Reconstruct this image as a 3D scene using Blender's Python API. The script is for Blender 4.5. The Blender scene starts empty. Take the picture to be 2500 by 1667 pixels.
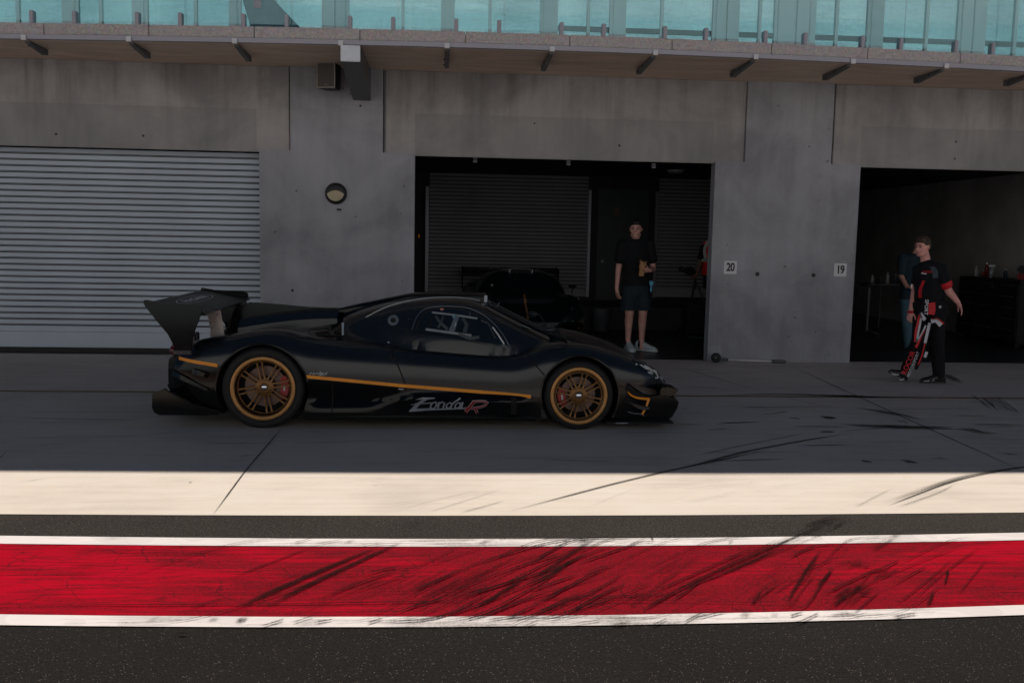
import bpy, bmesh, math, random
import numpy as np
from mathutils import Vector, Matrix
from mathutils.bvhtree import BVHTree
from mathutils.geometry import tessellate_polygon
random.seed(7)
C = bpy.context.scene.collection
SC = bpy.context.scene
R = math.radians

# ------------------------------------------------------------------ camera, sky, sun, exposure
CF, CP, CY, CR, CH = 2320.6, .1088, .0733, .0194, 1.7107
fw = np.array([math.sin(CY)*math.cos(CP), math.cos(CY)*math.cos(CP), -math.sin(CP)])
rt = np.array([math.cos(CY), -math.sin(CY), 0.]); up = np.cross(rt, fw)
r2 = math.cos(CR)*rt + math.sin(CR)*up; u2 = -math.sin(CR)*rt + math.cos(CR)*up
cam = bpy.data.cameras.new('camera'); co = bpy.data.objects.new('camera', cam); C.objects.link(co)
cam.sensor_width = 36; cam.lens = CF/2500*36; cam.clip_start = .05; cam.clip_end = 5000
m = Matrix.Identity(4)
for i in range(3):
    m[i][0] = r2[i]; m[i][1] = u2[i]; m[i][2] = -fw[i]
m[2][3] = CH
co.matrix_world = m
SC.camera = co
def ray(px, py): return fw + r2*(px-1250)/CF + u2*(833.5-py)/CF
def at(px, py, Y):                      # photo pixel -> point on the vertical plane y = Y
    d = ray(px, py); t = Y/d[1]; return Vector((d[0]*t, Y, CH+d[2]*t))
def gr(px, py, z=0.):                   # photo pixel -> point on the horizontal plane z
    d = ray(px, py); t = (z-CH)/d[2]; return Vector((d[0]*t, d[1]*t, z))

SUN_EL = R(64)
SUN_AZ = R(8)                            # from +Y (behind the building) towards +X
w = bpy.data.worlds.new('World'); SC.world = w; w.use_nodes = True
nt = w.node_tree; nt.nodes.clear()
sky = nt.nodes.new('ShaderNodeTexSky'); sky.sky_type = 'NISHITA'; sky.sun_disc = False
sky.sun_elevation = SUN_EL; sky.sun_rotation = SUN_AZ; sky.altitude = 4500; sky.air_density = .65; sky.dust_density = .4; sky.ozone_density = 1.5
bg = nt.nodes.new('ShaderNodeBackground'); bg.inputs[1].default_value = .05
wo = nt.nodes.new('ShaderNodeOutputWorld')
nt.links.new(sky.outputs[0], bg.inputs[0]); nt.links.new(bg.outputs[0], wo.inputs[0])
sl = bpy.data.lights.new('sun', 'SUN'); sl.energy = 5.0; sl.angle = R(.53); sl.color = (1, .90, .79)
so = bpy.data.objects.new('sun', sl); C.objects.link(so)
sd = Vector((math.sin(SUN_AZ)*math.cos(SUN_EL), math.cos(SUN_AZ)*math.cos(SUN_EL), math.sin(SUN_EL)))
so.rotation_euler = sd.to_track_quat('Z', 'Y').to_euler(); so.location = (0, 30, 40)
SC.view_settings.view_transform = 'Standard'; SC.view_settings.look = 'None'
SC.view_settings.exposure = 0.0; SC.view_settings.gamma = 1
SC.cycles.max_bounces = 8; SC.cycles.diffuse_bounces = 4; SC.cycles.glossy_bounces = 4
SC.cycles.transparent_max_bounces = 16; SC.cycles.sample_clamp_indirect = 4

# ------------------------------------------------------------------ helpers
def srgb(r, g, b):
    f = lambda c: (c/12.92 if c <= .04045 else ((c+.055)/1.055)**2.4)
    return (f(r/255), f(g/255), f(b/255), 1)
class NT:
    def __init__(s, name):
        s.m = bpy.data.materials.new(name); s.m.use_nodes = True; s.t = s.m.node_tree; s.t.nodes.clear()
        s.o = s.n('OutputMaterial')
    def n(s, k, **kw):
        x = s.t.nodes.new('ShaderNode'+k)
        for a, b in kw.items(): setattr(x, a, b)
        return x
    def l(s, a, b): s.t.links.new(a, b); return b
    def geo(s, scale=(1, 1, 1), rot=(0, 0, 0), uv=False, obj=False):
        if uv: v = s.n('UVMap').outputs[0]
        elif obj: v = s.n('TexCoord').outputs['Object']
        else: v = s.n('NewGeometry').outputs['Position']
        mp = s.n('Mapping'); s.l(v, mp.inputs[0]); mp.inputs['Scale'].default_value = scale; mp.inputs['Rotation'].default_value = rot
        return mp.outputs[0]
    def noise(s, vec, scale=5, detail=4, rough=.55, dist=0):
        x = s.n('TexNoise'); s.l(vec, x.inputs['Vector']); x.inputs['Scale'].default_value = scale
        x.inputs['Detail'].default_value = detail; x.inputs['Roughness'].default_value = rough; x.inputs['Distortion'].default_value = dist
        return x.outputs['Fac']
    def ramp(s, fac, stops):
        x = s.n('ValToRGB'); s.l(fac, x.inputs[0]); e = x.color_ramp.elements
        while len(e) < len(stops): e.new(.5)
        for i, (p, c) in enumerate(stops):
            e[i].position = p; e[i].color = c if len(c) == 4 else (*c, 1)
        return x.outputs[0]
    def mix(s, f, a, b, mode='MIX'):
        x = s.n('Mix', data_type='RGBA', blend_type=mode)
        for sock, v in ((x.inputs[0], f), (x.inputs[6], a), (x.inputs[7], b)):
            if hasattr(v, 'is_output'): s.l(v, sock)
            else: sock.default_value = v
        return x.outputs[2]
    def math(s, op, a, b=None, c=None, clamp=False):
        x = s.n('Math', operation=op); x.use_clamp = clamp
        for sock, v in zip(x.inputs, (a, b, c)):
            if v is None: continue
            if hasattr(v, 'is_output'): s.l(v, sock)
            else: sock.default_value = v
        return x.outputs[0]
    def bsdf(s, col, rough=.6, metal=0., bump=None, bs=.2, bd=.01, coat=0., spec=.5):
        b = s.n('BsdfPrincipled')
        for nm, v in (('Base Color', col), ('Roughness', rough), ('Metallic', metal), ('Coat Weight', coat), ('Specular IOR Level', spec)):
            if hasattr(v, 'is_output'): s.l(v, b.inputs[nm])
            else: b.inputs[nm].default_value = v
        b.inputs['Coat Roughness'].default_value = .04
        if bump is not None:
            x = s.n('Bump'); x.inputs['Strength'].default_value = bs; x.inputs['Distance'].default_value = bd
            s.l(bump, x.inputs['Height']); s.l(x.outputs[0], b.inputs['Normal'])
        s.l(b.outputs[0], s.o.inputs[0]); s.b = b
        return s.m
def c4(*v): return (*v, 1)
def simple(name, col, rough=.5, metal=0., coat=0., var=.12, sc=8, bs=0., spec=.5):
    t = NT(name); g = t.geo(obj=True); n = t.noise(g, sc, 4)
    lo = tuple(max(0, c*(1-var)) for c in col[:3]); hi = tuple(c*(1+var) for c in col[:3])
    cc = t.ramp(n, [(.3, lo), (.7, hi)])
    r = t.math('ADD', t.math('MULTIPLY', n, .16), rough-.08)
    return t.bsdf(cc, r, metal, n if bs else None, bs, .004, coat, spec)

def mesh(name, verts, faces, mat=None, parent=None, smooth=False, loc=None, uvs=None, mats=None, fmi=None):
    me = bpy.data.meshes.new(name); me.from_pydata([tuple(v) for v in verts], [], faces); me.validate()
    if mats:
        for a in mats: me.materials.append(a)
        if fmi: me.polygons.foreach_set('material_index', fmi)
    elif mat: me.materials.append(mat)
    if uvs is not None:
        l = me.uv_layers.new(name='UVMap')
        for lp in me.loops: l.data[lp.index].uv = uvs[lp.vertex_index]
    if smooth: me.polygons.foreach_set('use_smooth', [True]*len(me.polygons))
    o = bpy.data.objects.new(name, me); C.objects.link(o)
    if loc: o.location = loc
    if parent: o.parent = parent
    return o
class MB:
    """collects vertices and faces of one mesh"""
    def __init__(s): s.v = []; s.f = []
    def add(s, vs, fs):
        k = len(s.v); s.v += [Vector(v) for v in vs]; s.f += [tuple(i+k for i in f) for f in fs]; return s
    def box(s, x0, x1, y0, y1, z0, z1):
        return s.add([(x0,y0,z0),(x1,y0,z0),(x1,y1,z0),(x0,y1,z0),(x0,y0,z1),(x1,y0,z1),(x1,y1,z1),(x0,y1,z1)],
                     [(0,3,2,1),(4,5,6,7),(0,1,5,4),(1,2,6,5),(2,3,7,6),(3,0,4,7)])
    def prism(s, poly, a, b, axis='y'):
        """polygon in the two other axes, extruded from a to b"""
        n = len(poly)
        f = {'y': lambda p, t: (p[0], t, p[1]), 'x': lambda p, t: (t, p[0], p[1]), 'z': lambda p, t: (p[0], p[1], t)}[axis]
        vs = [f(p, a) for p in poly] + [f(p, b) for p in poly]
        tri = tessellate_polygon([[Vector(f(p, 0)) for p in poly]])
        fs = [tuple(t) for t in tri] + [tuple(i+n for i in reversed(t)) for t in tri]
        fs += [(i, (i+1) % n, (i+1) % n+n, i+n) for i in range(n)]
        return s.add(vs, fs)
    def tube(s, pts, rad, n=8, cap=True):
        pts = [Vector(p) for p in pts]; rs = rad if isinstance(rad, (list, tuple)) else [rad]*len(pts)
        rings = []; prev = None
        for i, p in enumerate(pts):
            d = (pts[min(i+1, len(pts)-1)] - pts[max(i-1, 0)]).normalized()
            a = prev if prev is not None else (Vector((0,0,1)) if abs(d.z) < .9 else Vector((1,0,0)))
            u = (a - d*a.dot(d)).normalized(); prev = u; v = d.cross(u)
            rings.append([p + (u*math.cos(t) + v*math.sin(t))*rs[i] for t in [2*math.pi*k/n for k in range(n)]])
        return s.loft(rings, cap)
    def loft(s, rings, cap=True, closed=True):
        n = len(rings[0]); vs = [v for r in rings for v in r]; fs = []
        for i in range(len(rings)-1):
            for k in range(n if closed else n-1):
                fs.append((i*n+k, i*n+(k+1) % n, (i+1)*n+(k+1) % n, (i+1)*n+k))
        if cap: fs += [tuple(range(n))[::-1], tuple(range((len(rings)-1)*n, len(rings)*n))]
        return s.add(vs, fs)
    def lathe(s, prof, n=48, axis='y', cen=(0,0,0)):
        """prof: (radius, offset along axis)"""
        rings = []
        for r, h in prof:
            ring = []
            for k in range(n):
                t = 2*math.pi*k/n; a, b = r*math.cos(t), r*math.sin(t)
                p = {'y': (a, h, b), 'z': (a, b, h), 'x': (h, a, b)}[axis]
                ring.append(Vector(p)+Vector(cen))
            rings.append(ring)
        return s.loft(rings, cap=False)
    def ball(s, c, r, n=12, m=8, rot=None):
        rr = r if isinstance(r, (tuple, list)) else (r, r, r); rings = []
        for i in range(m+1):
            ph = math.pi*i/m; ph = min(max(ph, .02), math.pi-.02)
            ring = []
            for k in range(n):
                v = Vector((math.sin(ph)*math.cos(2*math.pi*k/n)*rr[0], math.sin(ph)*math.sin(2*math.pi*k/n)*rr[1], math.cos(ph)*rr[2]))
                if rot: v = rot @ v
                ring.append(v+Vector(c))
            rings.append(ring)
        return s.loft(rings)
    def build(s, name, mat, parent=None, smooth=False, bevel=0, loc=None, ang=None):
        o = mesh(name, s.v, s.f, mat, parent, smooth or bool(ang), loc)
        bm = bmesh.new(); bm.from_mesh(o.data); bmesh.ops.recalc_face_normals(bm, faces=bm.faces)
        if bevel:
            es = [e for e in bm.edges if len(e.link_faces) == 2 and e.calc_face_angle(0) > R(30)]
            bmesh.ops.bevel(bm, geom=es, offset=bevel, segments=2, affect='EDGES', clamp_overlap=True)
        bm.to_mesh(o.data); bm.free()
        if ang: sharp(o.data, ang)
        return o
def sharp(me, deg):
    me.polygons.foreach_set('use_smooth', [True]*len(me.polygons))
    bm = bmesh.new(); bm.from_mesh(me)
    for e in bm.edges: e.smooth = not (len(e.link_faces) == 2 and e.calc_face_angle(0) > R(deg))
    bm.to_mesh(me); bm.free()
def tag(o, label=None, cat=None, group=None, kind=None):
    if label: o['label'] = label
    if cat: o['category'] = cat
    if group: o['group'] = group
    if kind: o['kind'] = kind
    return o
def empty(name, loc=(0,0,0), rz=0):
    o = bpy.data.objects.new(name, None); C.objects.link(o); o.location = loc; o.rotation_euler = (0, 0, rz)
    o.empty_display_size = .2
    return o
def copy_tree(o, parent=None):
    c = o.copy(); C.objects.link(c); c.parent = parent
    for ch in list(o.children): copy_tree(ch, c)
    return c
def evalmesh(o):
    """apply the modifiers of o"""
    dg = bpy.context.evaluated_depsgraph_get(); me = bpy.data.meshes.new_from_object(o.evaluated_get(dg))
    o.modifiers.clear(); o.data = me
    return o
def pl(x, tab):
    """smooth table lookup"""
    return float(np.interp(x, [t[0] for t in tab], [t[1] for t in tab]))

# ------------------------------------------------------------------ setting materials
def wall_mat(name, lo, hi, k=1., patch=False):
    t = NT(name); g = t.geo()
    n1 = t.noise(g, .9, 7, .62, .5); n2 = t.noise(t.geo((3.2, 3.2, .45)), 1.5, 6, .6); n3 = t.noise(g, 60, 3)
    a = t.math('ADD', t.math('MULTIPLY', n1, .74), t.math('MULTIPLY', n2, .26))
    c = t.ramp(a, [(.38, lo), (.5, tuple((x+y)/2 for x, y in zip(lo, hi))), (.64, hi)])
    # dark drips and damp under the soffit
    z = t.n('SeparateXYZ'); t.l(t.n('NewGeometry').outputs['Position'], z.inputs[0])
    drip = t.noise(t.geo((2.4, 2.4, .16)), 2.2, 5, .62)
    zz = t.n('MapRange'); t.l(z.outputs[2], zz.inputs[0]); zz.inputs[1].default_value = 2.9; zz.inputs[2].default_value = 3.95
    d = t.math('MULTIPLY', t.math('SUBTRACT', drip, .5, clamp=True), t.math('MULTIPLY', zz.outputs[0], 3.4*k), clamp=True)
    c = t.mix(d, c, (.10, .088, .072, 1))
    if patch:   # the lower, darker pour of each lintel panel
        xx = t.math('MODULO', t.math('ADD', z.outputs[0], .409+25.188), 6.297)
        pm = t.math('MULTIPLY', t.math('LESS_THAN', xx, 4.16), t.math('LESS_THAN', z.outputs[2], 3.37))
        c = t.mix(t.math('MULTIPLY', pm, .30), c, (.20, .20, .205, 1))
    sp = t.noise(g, 9, 2, .4); spm = t.math('GREATER_THAN', sp, .765)
    c = t.mix(t.math('MULTIPLY', spm, .6), c, (.08, .075, .07, 1))
    return t.bsdf(c, .82, 0, t.math('ADD', n3, t.math('MULTIPLY', n1, 3)), .18, .006)
M = {}
M['concrete_wall'] = wall_mat('concrete_wall', (.27, .27, .292), (.44, .44, .47), .5)
M['lintel'] = wall_mat('lintel_concrete', (.28, .268, .268), (.48, .455, .445), .75, True)
def soffit_mat():
    t = NT('soffit'); g = t.geo((.7, 2.4, 1)); n = t.noise(g, 1.6, 6, .6, .8)
    c = t.ramp(n, [(.35, (.70, .55, .42)), (.62, (.86, .70, .56))])
    s = t.noise(t.geo((1.2, 5, 1), (0, 0, .3)), 1.3, 5, .7, 1.5); s = t.ramp(s, [(.60, (0, 0, 0)), (.70, (1, 1, 1))])
    c = t.mix(s, c, (.82, .72, .62, 1))
    return t.bsdf(c, .75, 0, n, .1, .004)
M['soffit'] = soffit_mat()
def ground_conc():
    t = NT('pit_concrete'); g = t.geo()
    n1 = t.noise(g, .9, 6, .6, .3); n2 = t.noise(t.geo((.45, 5, 1)), 2.2, 5, .6); n3 = t.noise(g, 220, 2)
    c = t.ramp(t.math('ADD', t.math('MULTIPLY', n1, .6), t.math('MULTIPLY', n2, .4)), [(.36, (.50, .455, .405)), (.5, (.58, .53, .475)), (.64, (.61, .57, .52))])
    # thin streaks left by tyres, running along the lane
    s = t.noise(t.geo((.16, 9, 1), (0, 0, .04)), 2.6, 7, .72); s = t.ramp(s, [(.60, (0, 0, 0)), (.74, (1, 1, 1))])
    c = t.mix(t.math('MULTIPLY', s, .30), c, (.16, .145, .13, 1))
    s2 = t.noise(t.geo((.35, 6, 1), (0, 0, -.5)), 2.0, 6, .7); s2 = t.ramp(s2, [(.66, (0, 0, 0)), (.72, (1, 1, 1))])
    c = t.mix(t.math('MULTIPLY', s2, .38), c, (.25, .225, .20, 1))
    return t.bsdf(c, .62, 0, n3, .12, .003)
M['ground_conc'] = ground_conc(); M['ground_conc'].node_tree.nodes['Principled BSDF'].inputs['Specular IOR Level'].default_value = .12
def asphalt(name, k):
    t = NT(name); g = t.geo()
    v = t.n('TexVoronoi'); t.l(g, v.inputs[0]); v.inputs['Scale'].default_value = 150
    n1 = t.noise(g, .8, 5, .6); n2 = t.noise(g, 70, 3, .7)
    c = t.ramp(t.math('ADD', t.math('MULTIPLY', n2, .75), t.math('MULTIPLY', n1, .25)), [(.35, (.006*k, .0052*k, .0049*k)), (.55, (.022*k, .0192*k, .0175*k)), (.72, (.048*k, .042*k, .038*k))])
    cc = t.n('SeparateColor'); t.l(v.outputs['Color'], cc.inputs[0])
    sp = t.math('MULTIPLY', t.math('GREATER_THAN', cc.outputs[0], .965), t.math('LESS_THAN', v.outputs['Distance'], .42))
    c = t.mix(t.math('MULTIPLY', sp, .32), c, t.mix(cc.outputs[1], (.30, .24, .18, 1), (.40, .38, .36, 1)))
    h = t.math('ADD', v.outputs['Distance'], t.math('MULTIPLY', n2, 1.2))
    return t.bsdf(c, .72, 0, h, .9, .006)
M['asphalt'] = asphalt('asphalt', .46); M['asphalt2'] = asphalt('pale_asphalt', 1.6); M['asphalt'].node_tree.nodes['Principled BSDF'].inputs['Specular IOR Level'].default_value = .12
def paint(name, base, dark, wear=.5, kc=.38, lw=.5, kb=0.):
    t = NT(name); g = t.geo()
    n1 = t.noise(g, .8, 4, .6); n3 = t.noise(g, 130, 3, .7)
    c = t.mix(n1, tuple(b*.82 for b in base[:3])+(1,), tuple(min(.8, b*1.12) for b in base[:3])+(1,))
    # rubber scuffed obliquely over the paint, densest in the middle stretch of the lane
    x = t.n('SeparateXYZ'); t.l(g, x.inputs[0])
    a = t.math('SUBTRACT', 1.0, t.math('MULTIPLY', t.math('ABSOLUTE', t.math('SUBTRACT', x.outputs[0], .75)), .36), clamp=True)
    rot = (0, 0, -.66)
    grit = t.ramp(t.noise(g, 95, 5, .85), [(.42, (.0, .0, .0)), (.62, (1, 1, 1))])
    big = t.noise(t.geo((.9, 2.4, 1), rot), 1.5, 4, .6, .4)
    broad = t.math('ADD', big, t.math('SUBTRACT', t.math('MULTIPLY', a, kc), kb))
    s1 = t.noise(t.geo((.9, 16, 1), rot), 1.9, 9, .74, .15)
    fine = t.ramp(t.math('ADD', s1, t.math('MULTIPLY', t.math('SUBTRACT', broad, .5), .55)), [(.46, (0, 0, 0)), (.60, (1, 1, 1))])
    s2 = t.noise(t.geo((.7, 4, 1), (0, 0, -.52)), 2.3, 8, .8, .2)
    wide = t.ramp(t.math('ADD', s2, t.math('MULTIPLY', t.math('SUBTRACT', broad, .5), .8)), [(.50, (0, 0, 0)), (.72, (1, 1, 1))])
    d = t.math('MAXIMUM', t.math('MULTIPLY', fine, t.math('ADD', .35, t.math('MULTIPLY', grit, .65))), t.math('MULTIPLY', wide, t.math('MULTIPLY', grit, .55)))
    tone = t.noise(g, 2.1, 2, .4); c = t.mix(t.math('MULTIPLY', t.math('GREATER_THAN', tone, .53), .22), c, tuple(v*.62 for v in base[:3])+(1,))
    c = t.mix(t.math('MULTIPLY', d, wear), c, dark)
    l = t.noise(t.geo((.42, 30, 1)), 1.6, 8, .74); l = t.ramp(l, [(.60, (0, 0, 0)), (.68, (1, 1, 1))])
    c = t.mix(t.math('MULTIPLY', l, lw), c, dark)
    v = t.n('TexVoronoi', feature='DISTANCE_TO_EDGE'); nz_ = t.n('TexNoise'); t.l(g, nz_.inputs['Vector']); nz_.inputs['Scale'].default_value = 7; gg = t.mix(.05, g, nz_.outputs['Color'])
    t.l(gg, v.inputs[0]); v.inputs['Scale'].default_value = 4.6
    cr = t.math('MULTIPLY', t.math('LESS_THAN', v.outputs['Distance'], .012), t.math('GREATER_THAN', t.noise(g, 1.3, 2), .5))
    c = t.mix(t.math('MULTIPLY', cr, .45 if lw > .2 else .08), c, dark)
    return t.bsdf(c, .7, 0, n3, .35, .004, spec=.02)
M['red_paint'] = paint('red_paint', (.36, .0012, .014), (.020, .006, .008, 1), .88)
M['white_paint'] = paint('white_paint', (.66, .63, .63), (.035, .033, .033, 1), .8, .30, .05, .26)
M['yellow_paint'] = simple('yellow_paint', (.26, .16, .03), .6, var=.3, sc=3)
def rubber_mark():
    t = NT('rubber_mark'); uv = t.n('UVMap').outputs[0]
    s = t.n('SeparateXYZ'); t.l(uv, s.inputs[0])
    v2 = t.math('MULTIPLY', s.outputs[1], s.outputs[1]); e = t.math('SUBTRACT', 1.0, v2, clamp=True)
    mp = t.n('Mapping'); t.l(uv, mp.inputs[0]); mp.inputs['Scale'].default_value = (1.3, 6.0, 1)
    n = t.noise(mp.outputs[0], 1.7, 10, .78, .3); g = t.noise(t.geo((1, 1, 1)), 60, 3, .8)
    a = t.n('Attribute'); a.attribute_name = 'dens'
    nn = t.math('ADD', t.math('MULTIPLY', n, .95), t.math('MULTIPLY', g, .12))
    v = t.math('SUBTRACT', t.math('ADD', nn, t.math('MULTIPLY', t.math('MULTIPLY', a.outputs['Fac'], e), .62)), .72)
    v = t.math('MULTIPLY', v, 2.4, clamp=True); gt = t.ramp(t.noise(t.geo(), 110, 5, .85), [(.40, (.25, .25, .25)), (.60, (1, 1, 1))]); v = t.math('MULTIPLY', v, gt)
    v = t.math('MULTIPLY', v, t.math('ADD', .45, t.math('MULTIPLY', a.outputs['Fac'], .5)), clamp=True)
    b = t.n('BsdfPrincipled'); b.inputs['Base Color'].default_value = (.010, .0092, .009, 1); b.inputs['Roughness'].default_value = .9; b.inputs['Specular IOR Level'].default_value = 0
    tr = t.n('BsdfTransparent'); mx = t.n('MixShader'); t.l(v, mx.inputs[0]); t.l(tr.outputs[0], mx.inputs[1]); t.l(b.outputs[0], mx.inputs[2])
    t.l(mx.outputs[0], t.o.inputs[0]); return t.m
M['rubber_mark'] = rubber_mark()
M['dark_floor'] = simple('garage_floor', (.035, .037, .040), .35, var=.3, sc=2)
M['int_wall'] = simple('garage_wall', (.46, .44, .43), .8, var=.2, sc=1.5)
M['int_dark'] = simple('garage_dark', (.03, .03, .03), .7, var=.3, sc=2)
M['slat'] = simple('slat_metal', (.55, .61, .68), .5, .0, var=.07, sc=1.2)
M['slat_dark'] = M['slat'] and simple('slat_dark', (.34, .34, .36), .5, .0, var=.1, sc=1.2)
M['groove'] = simple('groove_shade', (.025, .03, .034), .8)  # near-black colour standing in for the shade inside the slat grooves
M['rail_metal'] = simple('rail_metal', (.34, .325, .37), .4, .5, var=.08, sc=3)
M['beam_grey'] = simple('beam_grey', (.12, .125, .13), .5, .2, var=.1, sc=3)
M['black_rubber'] = simple('black_rubber', (.012, .012, .013), .6, var=.2, sc=5)
M['black_plastic'] = simple('black_plastic', (.018, .018, .02), .45, var=.2, sc=5)
M['white_plastic'] = simple('white_plastic', (.72, .71, .72), .45, var=.05, sc=5)
M['grass'] = simple('grass', (.07, .10, .03), .9, var=.4, sc=.6)
def stone():
    t = NT('granite'); g = t.geo(); n = t.noise(g, 34, 6, .8); n1 = t.noise(g, 2.2, 4)
    v = t.n('TexVoronoi'); t.l(t.geo((1, 1, 1.6)), v.inputs[0]); v.inputs['Scale'].default_value = 26
    c = t.ramp(n, [(.30, (.34, .30, .295)), (.5, (.58, .52, .505)), (.68, (.76, .69, .67))])
    c = t.mix(t.math('MULTIPLY', n1, .6), c, t.mix(.5, c, v.outputs['Color'], 'MULTIPLY'))
    return t.bsdf(c, .7, 0, n, .5, .01)
M['granite'] = stone()
def pane(name, tint, refl, rcol=(1, 1, 1, 1), rough=0.):
    t = NT(name); tr = t.n('BsdfTransparent'); tr.inputs[0].default_value = tint
    gl = t.n('BsdfGlossy'); gl.inputs[0].default_value = rcol; gl.inputs['Roughness'].default_value = rough
    lw = t.n('LayerWeight'); lw.inputs[0].default_value = .25
    f = t.math('ADD', t.math('MULTIPLY', lw.outputs['Fresnel'], .8), refl, clamp=True)
    if rough >= 0:
        n = t.noise(t.geo((.6, 1, 4.5)), 2.0, 4, .6, 1.2); bp = t.n('Bump'); bp.inputs['Strength'].default_value = .10; bp.inputs['Distance'].default_value = .02
        t.l(n, bp.inputs['Height']); t.l(bp.outputs[0], gl.inputs['Normal'])
    mx = t.n('MixShader'); t.l(f, mx.inputs[0]); t.l(tr.outputs[0], mx.inputs[1]); t.l(gl.outputs[0], mx.inputs[2])
    t.l(mx.outputs[0], t.o.inputs[0]); return t.m
M['pane'] = pane('window_glass', (.80, .93, .95, 1), .44, (.60, .80, .85, 1))
M['balu_glass'] = pane('balustrade_glass', (.86, .97, .98, 1), .07, (.60, .88, .93, 1))
def curtain():
    t = NT('curtain'); n = t.noise(t.geo((1.1, 1, 7)), 1.6, 5, .65, 1.4); n2 = t.noise(t.geo((5, 1, .3)), 1.6, 3)
    c = t.ramp(t.math('ADD', t.math('MULTIPLY', n, .7), t.math('MULTIPLY', n2, .3)), [(.38, (.28, .38, .41)), (.5, (.62, .72, .74)), (.62, (.90, .92, .92))])
    return t.bsdf(c, .8, 0, n, .8, .05)
M['curtain'] = curtain()
M['frame'] = simple('window_frame', (.88, .90, .88), .45, var=.05, sc=2)

# ------------------------------------------------------------------ ground
def YB(x, k0, a, x0=.6, lim=14):                  # gentle curve of the lane markings
    d = min(abs(x-x0), lim); return k0 + a*d*d/(1+.02*d*d)
def strip(name, f0, f1, z, mat, x0=-60, x1=60, n=160):
    vs = []; fs = []
    xs = [x0+(x1-x0)*i/n for i in range(n+1)]
    for x in xs: vs += [(x, f0(x), z), (x, f1(x), z)]
    for i in range(n): fs.append((2*i, 2*i+2, 2*i+3, 2*i+1))
    return mesh(name, vs, fs, mat)
tag(mesh('ground', [(-900,-900,-.02),(900,-900,-.02),(900,900,-.02),(-900,900,-.02)], [(0,1,2,3)], M['grass']), kind='structure')
def bounce_pale():
    t = NT('bounce_sheet_mat'); g = t.geo(); n = t.noise(g, .3, 5); return t.bsdf(t.ramp(n, [(.3, (.33, .385, .43)), (.7, (.42, .475, .52))]), .9)
M['bounce_pale'] = bounce_pale()
def bounce_bands():
    t = NT('bounce_bank_mat'); n = t.noise(t.geo((.05, .05, .55)), 1.5, 5, .7, .6); n2 = t.noise(t.geo((.12, .02, .05)), 1.5, 4, .6)  # uneven tones made to show as streaks in the window reflections
    return t.bsdf(t.ramp(t.math('ADD', t.math('MULTIPLY', n, .6), t.math('MULTIPLY', n2, .4)), [(.36, (.16, .185, .20)), (.48, (.40, .43, .455)), (.62, (.62, .64, .655))]), .9)
M['bounce_bands'] = bounce_bands()
tag(mesh('bounce_sheet', [(-300,-70,-.01),(300,-70,-.01),(300,-1.4,-.01),(-300,-1.4,-.01)], [(0,1,2,3)], M['bounce_pale']), kind='structure')  # unseen pale ground, added to bounce daylight towards the building
tag(mesh('bounce_bank', [(-200,-38,-.005),(200,-38,-.005),(200,-66,34),(-200,-66,34),(200,-75,34),(-200,-75,34)], [(0,1,2,3),(3,2,4,5)], M['bounce_bands']), kind='structure')  # unseen bank, added for bounce light and for the windows to reflect
tag(mesh('road', [(-300,-1.4,0),(300,-1.4,0),(300,6.4,0),(-300,6.4,0)], [(0,1,2,3)], M['asphalt']), kind='structure')
fE = lambda x: YB(x, 5.708, .0060)
tag(strip('pit_lane_apron', fE, lambda x: 13.45, .004, M['ground_conc']), kind='structure')
fU1 = lambda x: YB(x, 5.249, .0115); fU0 = lambda x: YB(x, 5.115, .0113)
fL1 = lambda x: YB(x, 4.139, .0150, .42); fL0 = lambda x: YB(x, 4.025, .0145, .42)
M['asphalt2'].node_tree.nodes['Principled BSDF'].inputs['Specular IOR Level'].default_value = .1
tag(strip('asphalt_band', lambda x: fU1(x)-.01, lambda x: fE(x)+.01, .0015, M['asphalt2']), kind='structure')  # this band takes a paler copy of the road asphalt
tag(strip('red_lane_strip', lambda x: fL1(x)-.003, lambda x: fU0(x)+.003, .003, M['red_paint']), kind='structure')
tag(strip('white_line_far', fU0, fU1, .0055, M['white_paint']), kind='structure')
tag(strip('white_line_near', fL0, fL1, .0055, M['white_paint']), kind='structure')
tag(strip('yellow_line', lambda x: 10.20, lambda x: 10.27, .008, M['yellow_paint']), kind='structure')
# ------------------------------------------------------------------ building
YW = 13.29
B = empty('pit_building', (1.7, YW, 0))
tag(B, 'long concrete pit garage building with roller doors, balcony and curtained windows above', 'building')
B_inv = Vector((-1.7, -YW, 0))
def bp(mb, name, mat, parent=B, **k):
    o = mb.build(name, mat, None, **k)
    if parent is B: o.parent = B; o.location = B_inv
    else: o.parent = parent
    return o
ZL, ZN, ZS = 2.80, 2.83, 3.94
bays = [(-2, -13.02), (-1, -6.72), (0, -.409), (1, 5.888), (2, 12.19)]
OW = 4.21
YBACK = 20.0
for k, x0 in bays:
    # pillar to the left of this opening, notched where the lintel panels start
    a, b = x0-2.10, x0
    m_ = MB(); m_.prism([(a, 0), (b, 0), (b, ZN), (b-.437, ZN), (b-.437, ZS), (a+.42, ZS), (a+.42, ZN), (a, ZN)], YW, YW+.20)
    bp(m_, 'pillar', M['concrete_wall'], bevel=.006)
    m_ = MB(); m_.box(x0-.43, x0+OW+.43, YW+.100, YW+.197, ZL+.03, ZS-.002); bp(m_, 'lintel_backing', M['concrete_wall'])
    m_ = MB(); m_.box(x0-.402, x0+OW+.402, YW+.035, YW+.099, ZL, ZS-.001)
    bp(m_, 'lintel_panel', M['lintel'], bevel=.008)
m_ = MB(); m_.box(16.40, 18.5, YW, YW+.20, 0, ZS); bp(m_, 'pillar', M['concrete_wall'])
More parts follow.
